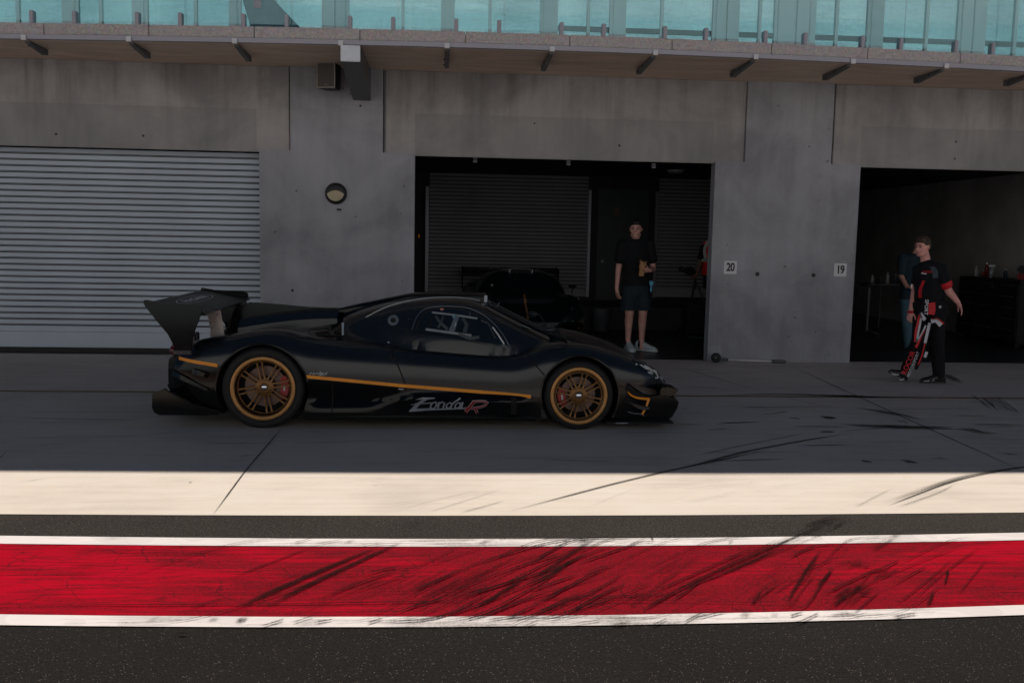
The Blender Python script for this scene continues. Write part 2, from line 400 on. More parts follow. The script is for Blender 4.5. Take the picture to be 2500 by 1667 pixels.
# small bolt holes in the concrete
def holes(pts, Y):
    for px, py, r in pts:
        p = at(px, py, Y); m_ = MB(); m_.lathe([(.001, -.004), (r, -.004), (r, .004)], 10, 'y', (p.x, Y, p.z)); bp(m_, 'bolt_hole', M['black_plastic'])
holes([(880,259,.016), (1849,669,.032), (1986,672,.030), (855,230,.008), (714,709,.02), (1775,597,.008)], YW)
holes([(137,328,.016), (350,332,.016), (1305,302,.012), (1512,356,.016), (2334,346,.014), (2331,388,.014)], YW+.035)
m_ = MB(); p = at(828, 512, YW); m_.box(p.x-.03, p.x+.03, YW-.02, YW, p.z-.014, p.z+.014); bp(m_, 'vent_plate', M['black_plastic'])
# conduit on pillar 1 left of lamp? shallow stain only

# floor slab of the garages, ceiling, back wall, partitions
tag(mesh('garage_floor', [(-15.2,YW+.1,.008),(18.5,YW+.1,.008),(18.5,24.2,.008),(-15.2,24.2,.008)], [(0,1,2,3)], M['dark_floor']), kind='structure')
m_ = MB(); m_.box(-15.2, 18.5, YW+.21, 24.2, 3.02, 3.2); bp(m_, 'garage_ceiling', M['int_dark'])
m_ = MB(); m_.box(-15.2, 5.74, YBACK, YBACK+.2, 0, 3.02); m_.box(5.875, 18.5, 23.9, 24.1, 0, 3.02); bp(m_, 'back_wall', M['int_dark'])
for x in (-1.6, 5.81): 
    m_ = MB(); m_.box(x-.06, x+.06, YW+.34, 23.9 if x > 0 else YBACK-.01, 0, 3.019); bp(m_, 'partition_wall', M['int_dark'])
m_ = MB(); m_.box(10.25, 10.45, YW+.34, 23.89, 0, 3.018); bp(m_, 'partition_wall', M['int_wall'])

def roller(x0, x1, z0, z1, Y, pitch, mat, name='roller_door', bar=.20, parent=B):
    """curtain of curved slats with a double groove between them"""
    prof = []; z = z1
    while z - pitch > z0+bar:
        p = pitch
        prof += [(0, z), (.004, z-.10*p), (.006, z-.45*p), (.0, z-.70*p), (.05, z-.705*p), (.05, z-.79*p), (.012, z-.80*p), (.012, z-.85*p), (.05, z-.86*p), (.05, z-.955*p)]
        z -= p
    prof += [(0, z), (0, z0+bar)]
    vs = []; fs = []
    for d, zz in prof: vs += [(x0, Y+d, zz), (x1, Y+d, zz)]
    for i in range(len(prof)-1): fs.append((2*i, 2*i+1, 2*i+3, 2*i+2))
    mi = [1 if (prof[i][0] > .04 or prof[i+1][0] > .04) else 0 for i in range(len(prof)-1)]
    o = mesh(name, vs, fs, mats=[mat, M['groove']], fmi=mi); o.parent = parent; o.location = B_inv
    m_ = MB(); m_.box(x0, x1, Y-.006, Y+.03, z0, z0+bar-.004); q = m_.build('bottom_bar', mat, o, bevel=.004)
    return o
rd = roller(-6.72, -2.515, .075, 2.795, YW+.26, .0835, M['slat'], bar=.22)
m_ = MB(); m_.box(-6.72, -2.52, YW+.24, YW+.31, .008, .072); m_.build('rubber_seal', M['black_rubber'], rd)
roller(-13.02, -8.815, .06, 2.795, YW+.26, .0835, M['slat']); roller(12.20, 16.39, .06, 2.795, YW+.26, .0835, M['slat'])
m_ = MB(); m_.box(-2.545, -2.512, YW+.20, YW+.255, .01, 2.79); bp(m_, 'guide_rail', M['beam_grey'])
# back doors of the open garage
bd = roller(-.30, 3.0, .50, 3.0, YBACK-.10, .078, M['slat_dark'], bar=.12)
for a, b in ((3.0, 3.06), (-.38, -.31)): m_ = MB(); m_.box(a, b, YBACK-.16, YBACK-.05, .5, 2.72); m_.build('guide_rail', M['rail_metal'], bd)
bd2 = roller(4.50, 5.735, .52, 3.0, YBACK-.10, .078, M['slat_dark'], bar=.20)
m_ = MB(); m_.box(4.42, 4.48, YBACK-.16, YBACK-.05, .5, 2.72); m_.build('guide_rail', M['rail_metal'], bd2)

# ceiling fittings just inside the lintel
for px, py in ((1160, 391), (1388, 398), (1596, 405)):
    p = at(px, py, 14.2); m_ = MB(); m_.box(p.x-.03, p.x+.03, 14.2, 14.23, p.z-.035, p.z-.005); m_.box(p.x-.03, p.x+.03, 14.2, 14.23, p.z+.005, p.z+.035)
    tag(m_.build('ceiling_bracket', M['rail_metal']), 'small grey bracket under the garage ceiling above the roller door', 'bracket', 'brackets under the garage ceiling')
p = at(1650, 418, 15); m_ = MB(); m_.lathe([(.001,-.03),(.10,-.03),(.13,0),(.13,.02),(.001,.02)], 24, 'z', (p.x, 15, p.z))
tag(m_.build('ceiling_lamp', M['rail_metal'], smooth=True), 'round flat ceiling lamp at the right of open garage', 'lamp')
# pedestrian door in the back wall
m_ = MB(); m_.box(3.22, 4.30, YBACK-.06, YBACK-.005, .01, 2.75); dr = bp(m_, 'door', simple('dark_green_door', (.045, .06, .058), .5, var=.1))
m_ = MB(); p = at(1506, 516, YBACK-.07); m_.box(p.x-.07, p.x+.07, YBACK-.075, YBACK-.062, p.z-.08, p.z+.08); q = m_.build('door_sign', simple('sign_brown', (.16, .09, .07), .5), dr)
m_ = MB(); m_.lathe([(.001,-.02),(.03,-.02),(.03,0)], 12, 'y', (3.34, YBACK-.062, 1.25)); m_.build('handle', M['rail_metal'], dr)

# balcony: soffit, edge rail, granite edge, glass balustrade
def YF(x): return 11.64 + .0115*(min(max(x, -16), 20)-1.5)**2/(1+.006*(x-1.5)**2)
XS = [-16+36*i/120 for i in range(121)]
def curved(z0, z1, d0, d1, name, mat, x0=-16, x1=20, parent=B, n=None, **k):
    n = n or max(1, int((x1-x0)/.3)); rings = []
    for i in range(n+1):
        x = x0+(x1-x0)*i/n; y = YF(x); rings.append([(x, y+d0, z0), (x, y+d1, z0), (x, y+d1, z1), (x, y+d0, z1)])
    m_ = MB(); m_.loft(rings); return bp(m_, name, mat, parent, **k)
vs = []; fs = []
for x in XS:
    y = YF(x); vs += [(x, y+.05, ZS), (x, YW+1.2, ZS), (x, YW+1.2, ZS+.16), (x, y+.05, ZS+.16)]
for i in range(len(XS)-1):
    a = 4*i; fs += [(a, a+1, a+5, a+4), (a+3, a+7, a+6, a+2), (a, a+4, a+7, a+3)]
o = mesh('balcony_slab', vs, fs, M['soffit']); o.parent = B; o.location = B_inv
curved(3.942, 3.995, -.03, .045, 'edge_rail', M['rail_metal'], bevel=.003)
i = 0; x = -16.02
while x < 20:
    if -7.5 < x < 10: curved(4.0, 4.135, .0, .40, 'granite_coping', M['granite'], x+.004, x+1.246, n=2, bevel=.006)
    x += 1.25
curved(4.0, 4.135, .0, .40, 'granite_coping', M['granite'], -16, -7.3, bevel=.006)
curved(4.0, 4.135, .0, .40, 'granite_coping', M['granite'], 10.3, 20, bevel=.006)
# fins under the soffit, each held by a white cap on the edge rail
for k in range(-12, 16):
    x = .012+1.2525*k
    y = YF(x); m_ = MB(); m_.prism([(y+.06, ZS-.004), (12.62, ZS-.004), (12.62, ZS-.075), (12.56, ZS-.085), (y+.06, ZS-.03)], x-.028, x+.028, 'x')
    f = bp(m_, 'fin', M['beam_grey'], bevel=.003)
    m_ = MB(); m_.box(x-.03, x+.03, y-.055, y-.031, 3.925, 3.985); m_.build('cap', M['white_plastic'], f, bevel=.004)
    for yy, zz in ((12.5, .055), (12.2, .04)): m_ = MB(); m_.ball((x-.03, yy, ZS-zz), .012, 8, 6); m_.build('bolt', M['black_plastic'], f)
# clamps that hold the glass
for k in range(-11, 15):
    for off in (-.63, .13-.01):
        x = off + 1.262*k
        y = YF(x); m_ = MB(); m_.box(x-.024, x+.024, y+.02, y+.115, 4.136, 4.285)
        bp(m_, 'glass_clamp', M['rail_metal'], bevel=.006)
x = -5.62-1.262*8
gi = 0
while x < 18.5:
    a, b = x+.008, x+1.254
    curved(4.175, 5.25, .060, .074, 'balustrade_glass', M['balu_glass'], a, b, n=2)
    x += 1.262; gi += 1
# tapered steel beam under the balcony
xa, xb = -1.245, -1.010
y = YF(-1.12)
m_ = MB(); m_.prism([(y-.045, ZS-.003), (YW-.002, ZS-.003), (YW-.002, 3.515), (y+.0, 3.74), (y-.045, 3.74)], xa, xb, 'x')
bm_ = bp(m_, 'support_beam', M['beam_grey'], bevel=.004)
m_ = MB(); m_.box(xa+.003, xb-.003, y-.052, y-.046, 3.745, 3.93); m_.build('end_plate', simple('bare_steel', (.60, .62, .66), .3, .3, var=.12, sc=6), bm_)

# window wall behind the balcony
YWN = 13.62
m_ = MB(); m_.box(-16, 20, YWN-.35, YWN+.5, ZS+.17, ZS+.24); bp(m_, 'window_sill', M['frame'])
ZT = 6.6
mull = [(-14.0, -13.7), (-12.5, -12.4), (-11.1, -11.0), (-9.7, -9.4), (-8.3, -8.2), (-6.75, -6.6), (-5.12, -4.99), (-4.20, -4.08), (-2.91, -2.84), (-1.66, -1.38), (-.03, .07), (1.35, 1.51), (2.33, 2.47), (3.80, 4.09), (4.69, 5.20), (6.05, 6.2), (7.39, 7.72), (8.9, 9.02), (10.5, 10.62), (12.0, 12.3), (13.4, 13.5), (14.8, 15.1), (16.2, 16.3), (17.6, 17.7)]
edges = [-15.6]+[v for ab in mull for v in ab]+[19.4]
for j in range(0, len(edges)-1, 2):
    a, b = edges[j], edges[j+1]
    m_ = MB(); t = .045
    m_.box(a, a+t, YWN-.02, YWN+.05, ZS+.242, ZT); m_.box(b-t, b, YWN-.02, YWN+.05, ZS+.242, ZT)
    mid = a+(b-a)*(.42 if j % 4 else .58)
    m_.box(mid-.022, mid+.022, YWN-.018, YWN+.05, ZS+.242+.002, ZT)
    m_.box(a+t, b-t, YWN-.019, YWN+.05, ZS+.243, ZS+.30)
    wf = bp(m_, 'window', M['frame'])
    m_ = MB(); m_.box(a+.04, b-.04, YWN+.012, YWN+.022, ZS+.25, ZT); m_.build('pane', M['pane'], wf)
    if a > 1.3:                                  # dark bar standing in for the strip reflected in the panes
        m_ = MB(); m_.box(a+t, b-t, YWN-.016, YWN+.009, 4.60, 4.665); m_.build('reflection_bar', M['beam_grey'], wf)
    # folded curtain
    vs = []; fs = []; n = int((b-a)/.03); ph = random.random()*6
    for i in range(n+1):
        x = a+(b-a)*i/n; y = YWN+.20+.03*math.sin(x*23+ph)+.02*math.sin(x*51+ph*2)
        vs += [(x, y, ZS+.25), (x, y+.015*math.sin(x*9+ph), 5.2), (x, y, ZT)]
    for i in range(n): fs += [(3*i, 3*i+3, 3*i+4, 3*i+1), (3*i+1, 3*i+4, 3*i+5, 3*i+2)]
    cu = mesh('curtain', vs, fs, M['curtain'], wf, smooth=True)
for a, b in mull:
    m_ = MB()
    w_ = b-a
    if w_ > .2:
        m_.box(a+.001, a+w_*.47, YWN-.06, YWN+.06, ZS+.242, ZT); m_.box(a+w_*.53, b-.001, YWN-.06, YWN+.06, ZS+.242, ZT); m_.box(a+w_*.47+.001, a+w_*.53-.001, YWN-.02, YWN+.06, ZS+.242, ZT)
    else: m_.box(a+.001, b-.001, YWN-.05, YWN+.06, ZS+.242, ZT)
    bp(m_, 'mullion', M['frame'], bevel=.004)
for a, b in ((-16, -15.61), (19.41, 20)): m_ = MB(); m_.box(a, b, YWN-.02, YWN+.4, ZS+.24, ZT); bp(m_, 'upper_wall', M['concrete_wall'])
m_ = MB(); m_.box(-16, 20, YWN+.6, YWN+.8, ZS, ZT); bp(m_, 'inner_wall', M['int_wall'])
# a slanting brace and a red banner seen through the glass, left of the beam
m_ = MB(); m_.prism([(at(592,0,13.2).x, at(592,0,13.2).z), (at(668,0,13.2).x, at(668,0,13.2).z), (at(740,75,13.2).x, at(740,75,13.2).z), (at(613,72,13.2).x, at(613,72,13.2).z)], 13.2, 13.24)
bp(m_, 'banner_panel', simple('slate_banner', (.10, .16, .20), .6))
m_ = MB(); a = at(628, 20, 13.15); m_.box(a.x-.045, a.x+.045, 13.15, 13.17, a.z, a.z+.5); bp(m_, 'banner_stripe', simple('pink_red', (.55, .05, .13), .6))
# upper storey and roof whose eave throws the shadow over the pit lane
m_ = MB(); m_.box(-16, 20, YWN-.3, YWN+6, ZT, ZT+2.9); bp(m_, 'upper_storey', M['concrete_wall'])
ZR = 9.5
def YE(x):  # eave line
    px_ = YB(x, 6.89, .0042, .9)
    k = ZR/math.tan(SUN_EL)*math.cos(SUN_AZ)
    return px_+k
vs = []; fs = []
XR = [-45+95*i/190 for i in range(191)]
for x in XR:
    y = YE(x-ZR/math.tan(SUN_EL)*math.sin(SUN_AZ)); vs += [(x, y, ZR), (x, 30, ZR), (x, 30, ZR+.35), (x, y, ZR+.3)]
for i in range(len(XR)-1):
    a = 4*i; fs += [(a, a+1, a+5, a+4), (a+3, a+7, a+6, a+2), (a, a+4, a+7, a+3), (a+1, a+2, a+6, a+5)]
o = mesh('roof', vs, fs, M['beam_grey']); o.parent = B; o.location = B_inv
m_ = MB(); m_.box(-45, -16.01, YW, 24, 0, ZR-.01); m_.box(20.01, 50, YW, 24, 0, ZR-.01); m_.box(-16, 20, 24.11, 24.4, 0, ZR-.01); m_.box(-16, 20, 14.9, 24.1, 3.21, 3.4); bp(m_, 'end_block', M['concrete_wall'])
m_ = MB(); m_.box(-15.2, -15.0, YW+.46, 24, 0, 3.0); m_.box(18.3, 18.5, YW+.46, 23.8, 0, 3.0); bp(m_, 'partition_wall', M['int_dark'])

# ------------------------------------------------------------------ fittings on the pillars
def number_sign(px, py, text):
    p = at(px, py, YW)
    s_ = .185
    root = MB().box(-s_/2, s_/2, -.008, -.001, -s_/2, s_/2).build('number_sign', M['white_plastic'], None, loc=(p.x, YW, p.z))
    cu = bpy.data.curves.new('number', 'FONT'); cu.body = text; cu.size = .145; cu.align_x = 'CENTER'; cu.align_y = 'CENTER'; cu.extrude = .001; cu.bevel_depth = .0035; cu.bevel_resolution = 0; cu.space_character = .95
    o = bpy.data.objects.new('number', cu); C.objects.link(o)
    dg = bpy.context.evaluated_depsgraph_get(); me = bpy.data.meshes.new_from_object(o.evaluated_get(dg)); bpy.data.objects.remove(o)
    me.transform(Matrix.Rotation(R(90), 4, 'X') @ Matrix.Diagonal((.86, 1.12, 1, 1)))
    me.materials.clear(); me.materials.append(M['black_plastic'])
    q = bpy.data.objects.new('number', me); C.objects.link(q); q.parent = root; q.location = (0, -.0125, 0)
    return root
tag(number_sign(1783, 653, '20'), 'white square sign with black number 20 on the concrete pillar', 'sign', 'garage number signs')
tag(number_sign(2051, 659, '19'), 'white square sign with black number 19 by the right garage opening', 'sign', 'garage number signs')
# loudspeaker
p = at(796, 184, YW-.35)
ls = empty('loudspeaker', (p.x, YW-.35, p.z), R(-16)); tag(ls, 'small grey loudspeaker box mounted under the balcony beside the steel beam', 'loudspeaker')
m_ = MB(); m_.prism([(-.13, 0), (.13, 0), (.10, .26), (-.10, .26)], -.165, .165, 'z'); m_.build('cabinet', M['black_plastic'], ls, bevel=.01)
m_ = MB(); m_.box(-.13, .13, -.012, -.001, -.165, -.15); m_.box(-.13, .13, -.012, -.001, .15, .165); m_.box(-.13, -.115, -.012, -.001, -.149, .149); m_.box(.115, .13, -.012, -.001, -.149, .149)
m_.build('frame', simple('speaker_frame', (.30, .27, .22), .5), ls)
m_ = MB(); m_.box(-.114, .114, -.008, -.001, -.149, .149); g_ = m_.build('grille', simple('speaker_grille', (.10, .088, .078), .7, var=.4, sc=120), ls)
m_ = MB(); m_.box(-.02, .02, -.010, -.008, -.125, -.115); m_.build('badge', simple('badge', (.25, .2, .15), .4), g_)
m_ = MB(); m_.tube([(-.02, .13, .16), (-.02, .2, .2), (.05, .34, .2)], .015, 8); m_.build('bracket', M['beam_grey'], ls)
# round wall lamp with a hooded lower half
p = at(820.5, 473, YW)
wl = empty('wall_lamp', (p.x, YW, p.z)); tag(wl, 'round black bulkhead wall lamp with a yellowish lower half on the pillar', 'wall lamp')
m_ = MB(); m_.lathe([(.001,-.07),(.10,-.068),(.132,-.052),(.148,-.02),(.148,0)], 40, 'y'); m_.build('housing', M['black_plastic'], wl, smooth=True)
vs = [(0, -.072, -.012)]; n = 28
pts = [(-.112, -.003), (-.055, .030), (0, .042), (.055, .030), (.112, -.003)] + [(.112*math.cos(R(a)), .112*math.sin(R(a))*.92) for a in range(-8, -173, -8)]
m_ = MB(); m_.prism(pts, -.085, -.060, 'y'); m_.build('lens', simple('lamp_lens', (.50, .42, .26), .35), wl, bevel=.003)

# tow bar lying at the pillar foot
p0 = at(1747, 878, YW-.12); p1 = at(1935, 884, YW-.12)
tb = empty('tow_bar', (p0.x, YW-.14, 0)); tag(tb, 'thin white bar with a black wheel lying at the foot of the pillar', 'tow bar')
m_ = MB(); m_.tube([(.17, 0, .045), (.90, -.03, .03)], .012, 8); m_.build('bar', M['white_plastic'], tb, smooth=True)
m_ = MB(); m_.lathe([(.02,-.025),(.058,-.025),(.07,-.01),(.07,.01),(.058,.025),(.02,.025)], 24, 'y', (0, 0, .072)); m_.build('wheel', M['black_rubber'], tb, smooth=True)
for L_ in ([(.05, 0, .06), (.17, 0, .045)], [(.80, -.03, .033), (1.0, -.035, .03)]): m_ = MB(); m_.tube(L_, .024, 8); m_.build('grip', M['beam_grey'], tb, smooth=True)

# joints and tyre marks
def ribbons(items, name, mat, z=.009):
    vs = []; fs = []; uv = []; dn = []; rnd = random.Random(11); big = items; items = []
    for it in big:
        pts, w0, w1, dens = it; y_ = (pts[0] if isinstance(pts[0], Vector) else gr(*pts[0])).y
        if y_ > 6.95: dens *= 1.4
        it = (pts, w0, w1, dens)
        if max(w0, w1) < .10: items.append(it); continue
        items.append((pts, w0*1.15, w1*1.15, dens*.52)); n = max(5, int(max(w0, w1)/.022))
        for _ in range(n):     # a wide scuff is a bundle of narrow streaks
            o_ = rnd.uniform(-.5, .5); a_ = rnd.uniform(0, .45); b_ = rnd.uniform(.55, 1); Wp = [gr(*p) for p in pts]; k = len(Wp)-1
            def pos(t):
                i = min(int(t*k), k-1); return Wp[i].lerp(Wp[i+1], t*k-i)
            Q_ = []
            for j in range(6):
                t = a_+(b_-a_)*j/5; p = pos(t); d = (pos(min(1, t+.05))-pos(max(0, t-.05))).normalized(); Q_.append(p+Vector((-d.y, d.x, 0))*o_*(w0+(w1-w0)*t))
            items.append((Q_, rnd.uniform(.008, .03), rnd.uniform(.008, .03), dens*rnd.uniform(.6, 1.15)))
    for q, (pts, w0, w1, dens) in enumerate(items):
        P = [p.copy() if isinstance(p, Vector) else gr(*p) for p in pts]; q += 1
        # resample
        Q = []
        for i in range(len(P)-1):
            L = (P[i+1]-P[i]).length; n = max(2, int(L/.12))
            for k in range(n): Q.append(P[i].lerp(P[i+1], k/n))
        Q.append(P[-1]); s = 0; base = len(vs); n = len(Q)
        for _ in range(3): Q = [Q[0]]+[(Q[i-1]+Q[i]*2+Q[i+1])/4 for i in range(1, n-1)]+[Q[-1]]
        for i, p in enumerate(Q):
            d = (Q[min(i+1, n-1)]-Q[max(i-1, 0)]).normalized(); nn = Vector((-d.y, d.x, 0)); w_ = (w0+(w1-w0)*i/max(1, n-1))/2
            if i: s += (p-Q[i-1]).length
            fr = i/(n-1); e = min(1, .35+min(fr, 1-fr)*3.2) if w0 < .04 else min(1, .1+min(fr, 1-fr)*3.4)
            for sg in (-1, 0, 1):
                v = p+nn*sg*w_; v.z = z+q*.00001; vs.append(v); uv.append((s+q*7.3, sg)); dn.append(dens*e)
        for i in range(n-1):
            a = base+3*i; fs += [(a, a+3, a+4, a+1), (a+1, a+4, a+5, a+2)]
    o = mesh(name, vs, fs, mat, uvs=uv)
    at_ = o.data.attributes.new('dens', 'FLOAT', 'POINT'); at_.data.foreach_set('value', dn)
    return o
def rub(n, seed, x0, x1, y0, y1, a0, a1, L0, L1, w0, w1, d0, d1, mid=None, sp=.6):
    rnd = random.Random(seed); out = []
    for _ in range(n):
        x = rnd.gauss(mid, sp) if mid is not None else rnd.uniform(x0, x1); y = rnd.uniform(y0, y1); a = R(rnd.uniform(a0, a1)); L = rnd.uniform(L0, L1); P = []
        bend = rnd.uniform(-.12, .12)
        for j in range(6):
            t = j/5-.5; q = Vector((x+math.cos(a+bend*t)*L*t, y+math.sin(a+bend*t)*L*t, 0)); q.y = min(max(q.y, y0-.02), y1+.02)
            if P and (q-P[-1]).length < .004: continue
            P.append(q)
        if len(P) > 2: out.append((P, rnd.uniform(w0, w1), rnd.uniform(w0, w1), rnd.uniform(d0, d1)))
    return out
def q5(pts): return [(u/1.8816, 1100+v/1.8816) for u, v in pts]
def q6(pts): return [(1250+u/1.8816, 1100+v/1.8816) for u, v in pts]
def q8(pts): return [(1640+u/2.735, 860+v/2.735) for u, v in pts]
marks = [
 # joints in the slab
 ([(521,1258), (600,1150), (690,1045)], .016, .016, 1.4), (q8([(800,95),(1180,270),(1640,480),(2352,800)]), .016, .016, 1.4),
 (q5([(40,0),(-200,220)]), .014, .014, .9),
 # tyre marks on the slab, sunlit part
 (q6([(0,280),(450,160),(700,100),(1180,0)]), .03, .06, 1.15), (q8([(0,795),(500,665),(900,590),(1300,530)]), .05, .05, 1.2),
 (q8([(100,710),(500,620),(900,545)]), .02, .02, .8),
 (q6([(1600,290),(1830,205),(2030,130),(2300,80),(2500,60)]), .12, .04, 1.15), (q6([(1640,285),(1800,235),(1950,190),(2050,140)]), .22, .06, .55),
 (q6([(1530,290),(1640,230),(1780,160)]), .05, .03, .55), (q6([(280,300),(400,240),(640,150)]), .05, .03, .4), (q6([(640,270),(900,175)]), .04, .03, .35), (q6([(1080,265),(1230,225)]), .04, .03, .3),
 (q5([(1760,300),(1960,240),(2300,160)]), .04, .03, .45), (q5([(1930,300),(2310,180)]), .03, .02, .6), (q5([(2080,300),(2352,225)]), .05, .03, .65), (q5([(1140,275),(1290,235)]), .03, .02, .45),
 (q5([(60,152),(240,128)]), .02, .025, .8), (q5([(0,228),(140,208)]), .03, .03, .5), (q5([(860,150),(890,148)]), .05, .05, .9), (q5([(1680,146),(1790,150)]), .22, .22, .45), (q5([(860,190),(905,194)]), .12, .12, .35),
 (q5([(1500,130),(1640,132)]), .10, .08, .35),
 # tyre marks on the slab, shaded part
 (q8([(40,300),(700,280),(1100,295),(1500,305),(1860,290)]), .10, .10, .95), (q8([(900,290),(1250,300),(1500,310)]), .20, .16, 1.0),
 (q8([(1080,495),(1500,505),(1950,510)]), .20, .24, 1.1), (q8([(1180,370),(1400,400),(1560,430),(1760,480)]), .14, .12, .9), (q8([(1900,500),(2050,540),(2190,555)]), .16, .12, .95),
 (q8([(760,500),(1000,500),(1200,505)]), .06, .06, .7), (q8([(950,535),(1100,530)]), .14, .1, .9), (q8([(290,480),(620,468)]), .08, .05, .8), (q8([(430,368),(670,372)]), .04, .04, .8), (q8([(50,385),(120,388)]), .03, .03, 1),
 (q8([(830,628),(1180,624)]), .03, .04, 1.0), (q8([(220,735),(640,722),(800,722)]), .04, .03, .8), (q8([(1700,710),(1880,720)]), .05, .05, .85), (q8([(1950,485),(2400,492)]), .06, .06, .8),
 (q8([(2160,680),(2352,692)]), .06, .06, .8), (q8([(1980,512),(2352,500)]), .05, .05, .6), (q8([(0,487),(250,488)]), .03, .03, .9),
 (q8([(985,430),(1100,452)]), .12, .16, 1.25), (q8([(770,432),(850,455)]), .1, .05, .8), (q8([(1530,720),(1650,750)]), .12, .10, 1.1), (q8([(1250,730),(1350,742)]), .1, .07, .9),
 (q8([(1800,140),(1960,220)]), .16, .16, .85), (q8([(2070,285),(2150,340),(2240,420)]), .3, .3, .7), (q8([(40,100),(400,210),(620,270)]), .02, .02, .8), (q8([(740,300),(1000,365),(1300,400)]), .02, .02, .7),
 (q8([(870,104),(930,106)]), .06, .05, .8), (q8([(1480,440),(1560,490)]), .12, .1, .5),
 ([(60,1090),(200,1085)], .03, .03, .5), ([(960,1105),(1230,1100)], .05, .03, .5), ([(560,1118),(640,1112)], .05, .03, .7), ([(700,1085),(1000,1076)], .03, .02, .6), ([(1130,1122),(1700,1118)], .03, .03, .5), ([(330,1062),(470,1058)], .06, .05, .5),
 # marks over the red strip
 (q5([(1020,760),(1370,600),(1780,430)]), .07, .05, 1.3), (q5([(1160,765),(1330,665),(1560,555),(1880,410)]), .06, .05, 1.25), (q5([(1040,600),(1240,520),(1460,440)]), .03, .03, .9), (q5([(820,755),(960,700),(1100,660)]), .05, .03, .7),
 (q5([(1080,670),(1300,590),(1500,520)]), .10, .06, .65), (q5([(1380,760),(1700,620),(2100,440)]), .22, .16, .62), (q5([(1600,770),(2000,560),(2240,430)]), .20, .2, .6), (q5([(1840,765),(2100,620),(2400,470)]), .35, .16, .78),
 (q5([(2140,780),(2300,660),(2480,560)]), .10, .08, .85), (q5([(1450,640),(1800,540)]), .3, .2, .5), (q5([(1540,520),(2000,500)]), .25, .2, .35),
 (q5([(0,712),(600,716),(1300,712),(2400,694)]), .022, .022, 1.0), (q5([(0,452),(700,474),(1500,498)]), .018, .018, .7), (q5([(100,512),(900,548)]), .016, .016, .6), (q5([(760,660),(1600,664)]), .02, .02, .7), (q5([(960,632),(1560,634)]), .02, .03, .6),
 (q5([(950,560),(1300,575)]), .02, .03, .6),
 (q6([(0,690),(400,680),(760,664),(960,655)]), .022, .02, .95), (q6([(700,665),(950,560),(1260,420),(1560,290)]), .05, .22, 1.0), (q6([(0,660),(150,560),(330,440),(420,385)]), .05, .05, 1.0), (q6([(120,650),(420,560),(720,400)]), .28, .2, .5),
 (q6([(600,640),(740,560),(900,450)]), .14, .10, .75), (q6([(450,730),(560,660),(700,600)]), .3, .3, .7), (q6([(880,745),(1050,640),(1200,560),(1400,430)]), .18, .14, .6), (q6([(1090,745),(1200,650),(1350,560)]), .12, .1, .85), (q6([(1255,720),(1340,570),(1420,460)]), .03, .03, 1.1),
 (q6([(1440,750),(1560,660),(1660,600)]), .26, .2, .85), (q6([(1560,570),(1700,520)]), .3, .2, .9), (q6([(1640,480),(1800,390)]), .08, .1, .7), (q6([(1550,650),(1650,655)]), .22, .2, .95), (q6([(1160,500),(1440,430)]), .3, .3, .6),
 (q6([(1850,500),(2300,520)]), .05, .04, .45), (q6([(1700,560),(2200,552)]), .04, .03, .45), (q6([(300,510),(600,540),(1000,530)]), .06, .05, .45), (q6([(0,560),(500,545)]), .03, .03, .5), (q6([(2240,440),(2300,410)]), .05, .05, .5),
 # marks over the near white line
 (q5([(1080,810),(1140,765)]), .06, .06, 1.1), (q5([(940,800),(1020,768)]), .05, .05, .9), (q5([(1290,790),(1580,785)]), .10, .10, .62), (q5([(1720,795),(2060,790)]), .12, .10, .72), (q5([(400,768),(960,772)]), .03, .03, .6), (q5([(660,800),(740,770)]), .03, .03, .8),
 (q6([(430,790),(560,780)]), .11, .1, .85), (q6([(780,790),(900,755)]), .09, .05, .75), (q6([(1030,780),(1110,745)]), .07, .05, .85), (q6([(1400,765),(1610,745)]), .11, .09, .85), (q6([(1170,775),(1240,750)]), .05, .05, .7), (q6([(0,795),(120,790)]), .06, .04, .6),
 # marks over the far white line
 (q5([(390,412),(660,405)]), .07, .06, .6), (q5([(1560,435),(1650,415)]), .04, .04, .9), (q5([(2160,440),(2300,410)]), .05, .05, .9), (q5([(1350,428),(1700,432)]), .03, .03, .6),
 (q6([(90,415),(340,410)]), .06, .05, .75), (q6([(280,440),(380,400)]), .06, .05, 1.0), (q6([(640,400),(646,418)]), .02, .02, 1.4), (q6([(940,412),(1120,398)]), .07, .05, .55), (q6([(1340,405),(1460,395)]), .10, .08, .8), (q6([(1720,410),(1800,385)]), .06, .05, .9), (q6([(1620,410),(1720,392)]), .05, .05, .6),
 # on the asphalt band between
 (q6([(1340,385),(1450,335),(1560,295)]), .2, .14, .9), (q5([(1880,370),(1980,325)]), .3, .2, .5), (q5([(2200,330),(2352,300)]), .06, .05, .7), (q5([(810,850),(880,852)]), .03, .03, 1.2),
]
marks += rub(34, 3, -1.2, 2.9, 4.10, 5.22, 36, 56, .35, 1.5, .006, .022, .70, 1.15)
marks += rub(30, 4, 0, 0, 4.10, 5.22, 38, 54, .3, 1.2, .008, .030, .85, 1.25, .55, .45)
marks += rub(18, 8, 0, 0, 4.10, 4.75, 36, 52, .2, .7, .010, .034, .85, 1.3, .25, .35)
marks += rub(13, 9, 0, 0, 4.20, 5.10, 36, 60, .2, .8, .010, .030, .8, 1.2, 1.9, .40)
marks += rub(40, 5, -2.2, 3.2, 4.15, 5.20, -3, 3, .3, 1.6, .004, .012, .6, 1.0)
marks += rub(16, 6, -.9, 2.3, 4.03, 4.13, 10, 50, .05, .22, .008, .03, .9, 1.3); marks += rub(14, 7, -.9, 2.6, 5.13, 5.25, 10, 50, .05, .22, .008, .02, .8, 1.2)
marks += rub(40, 12, -2.6, 3.6, 5.85, 6.80, 18, 34, .2, 1.1, .004, .012, .35, .75)
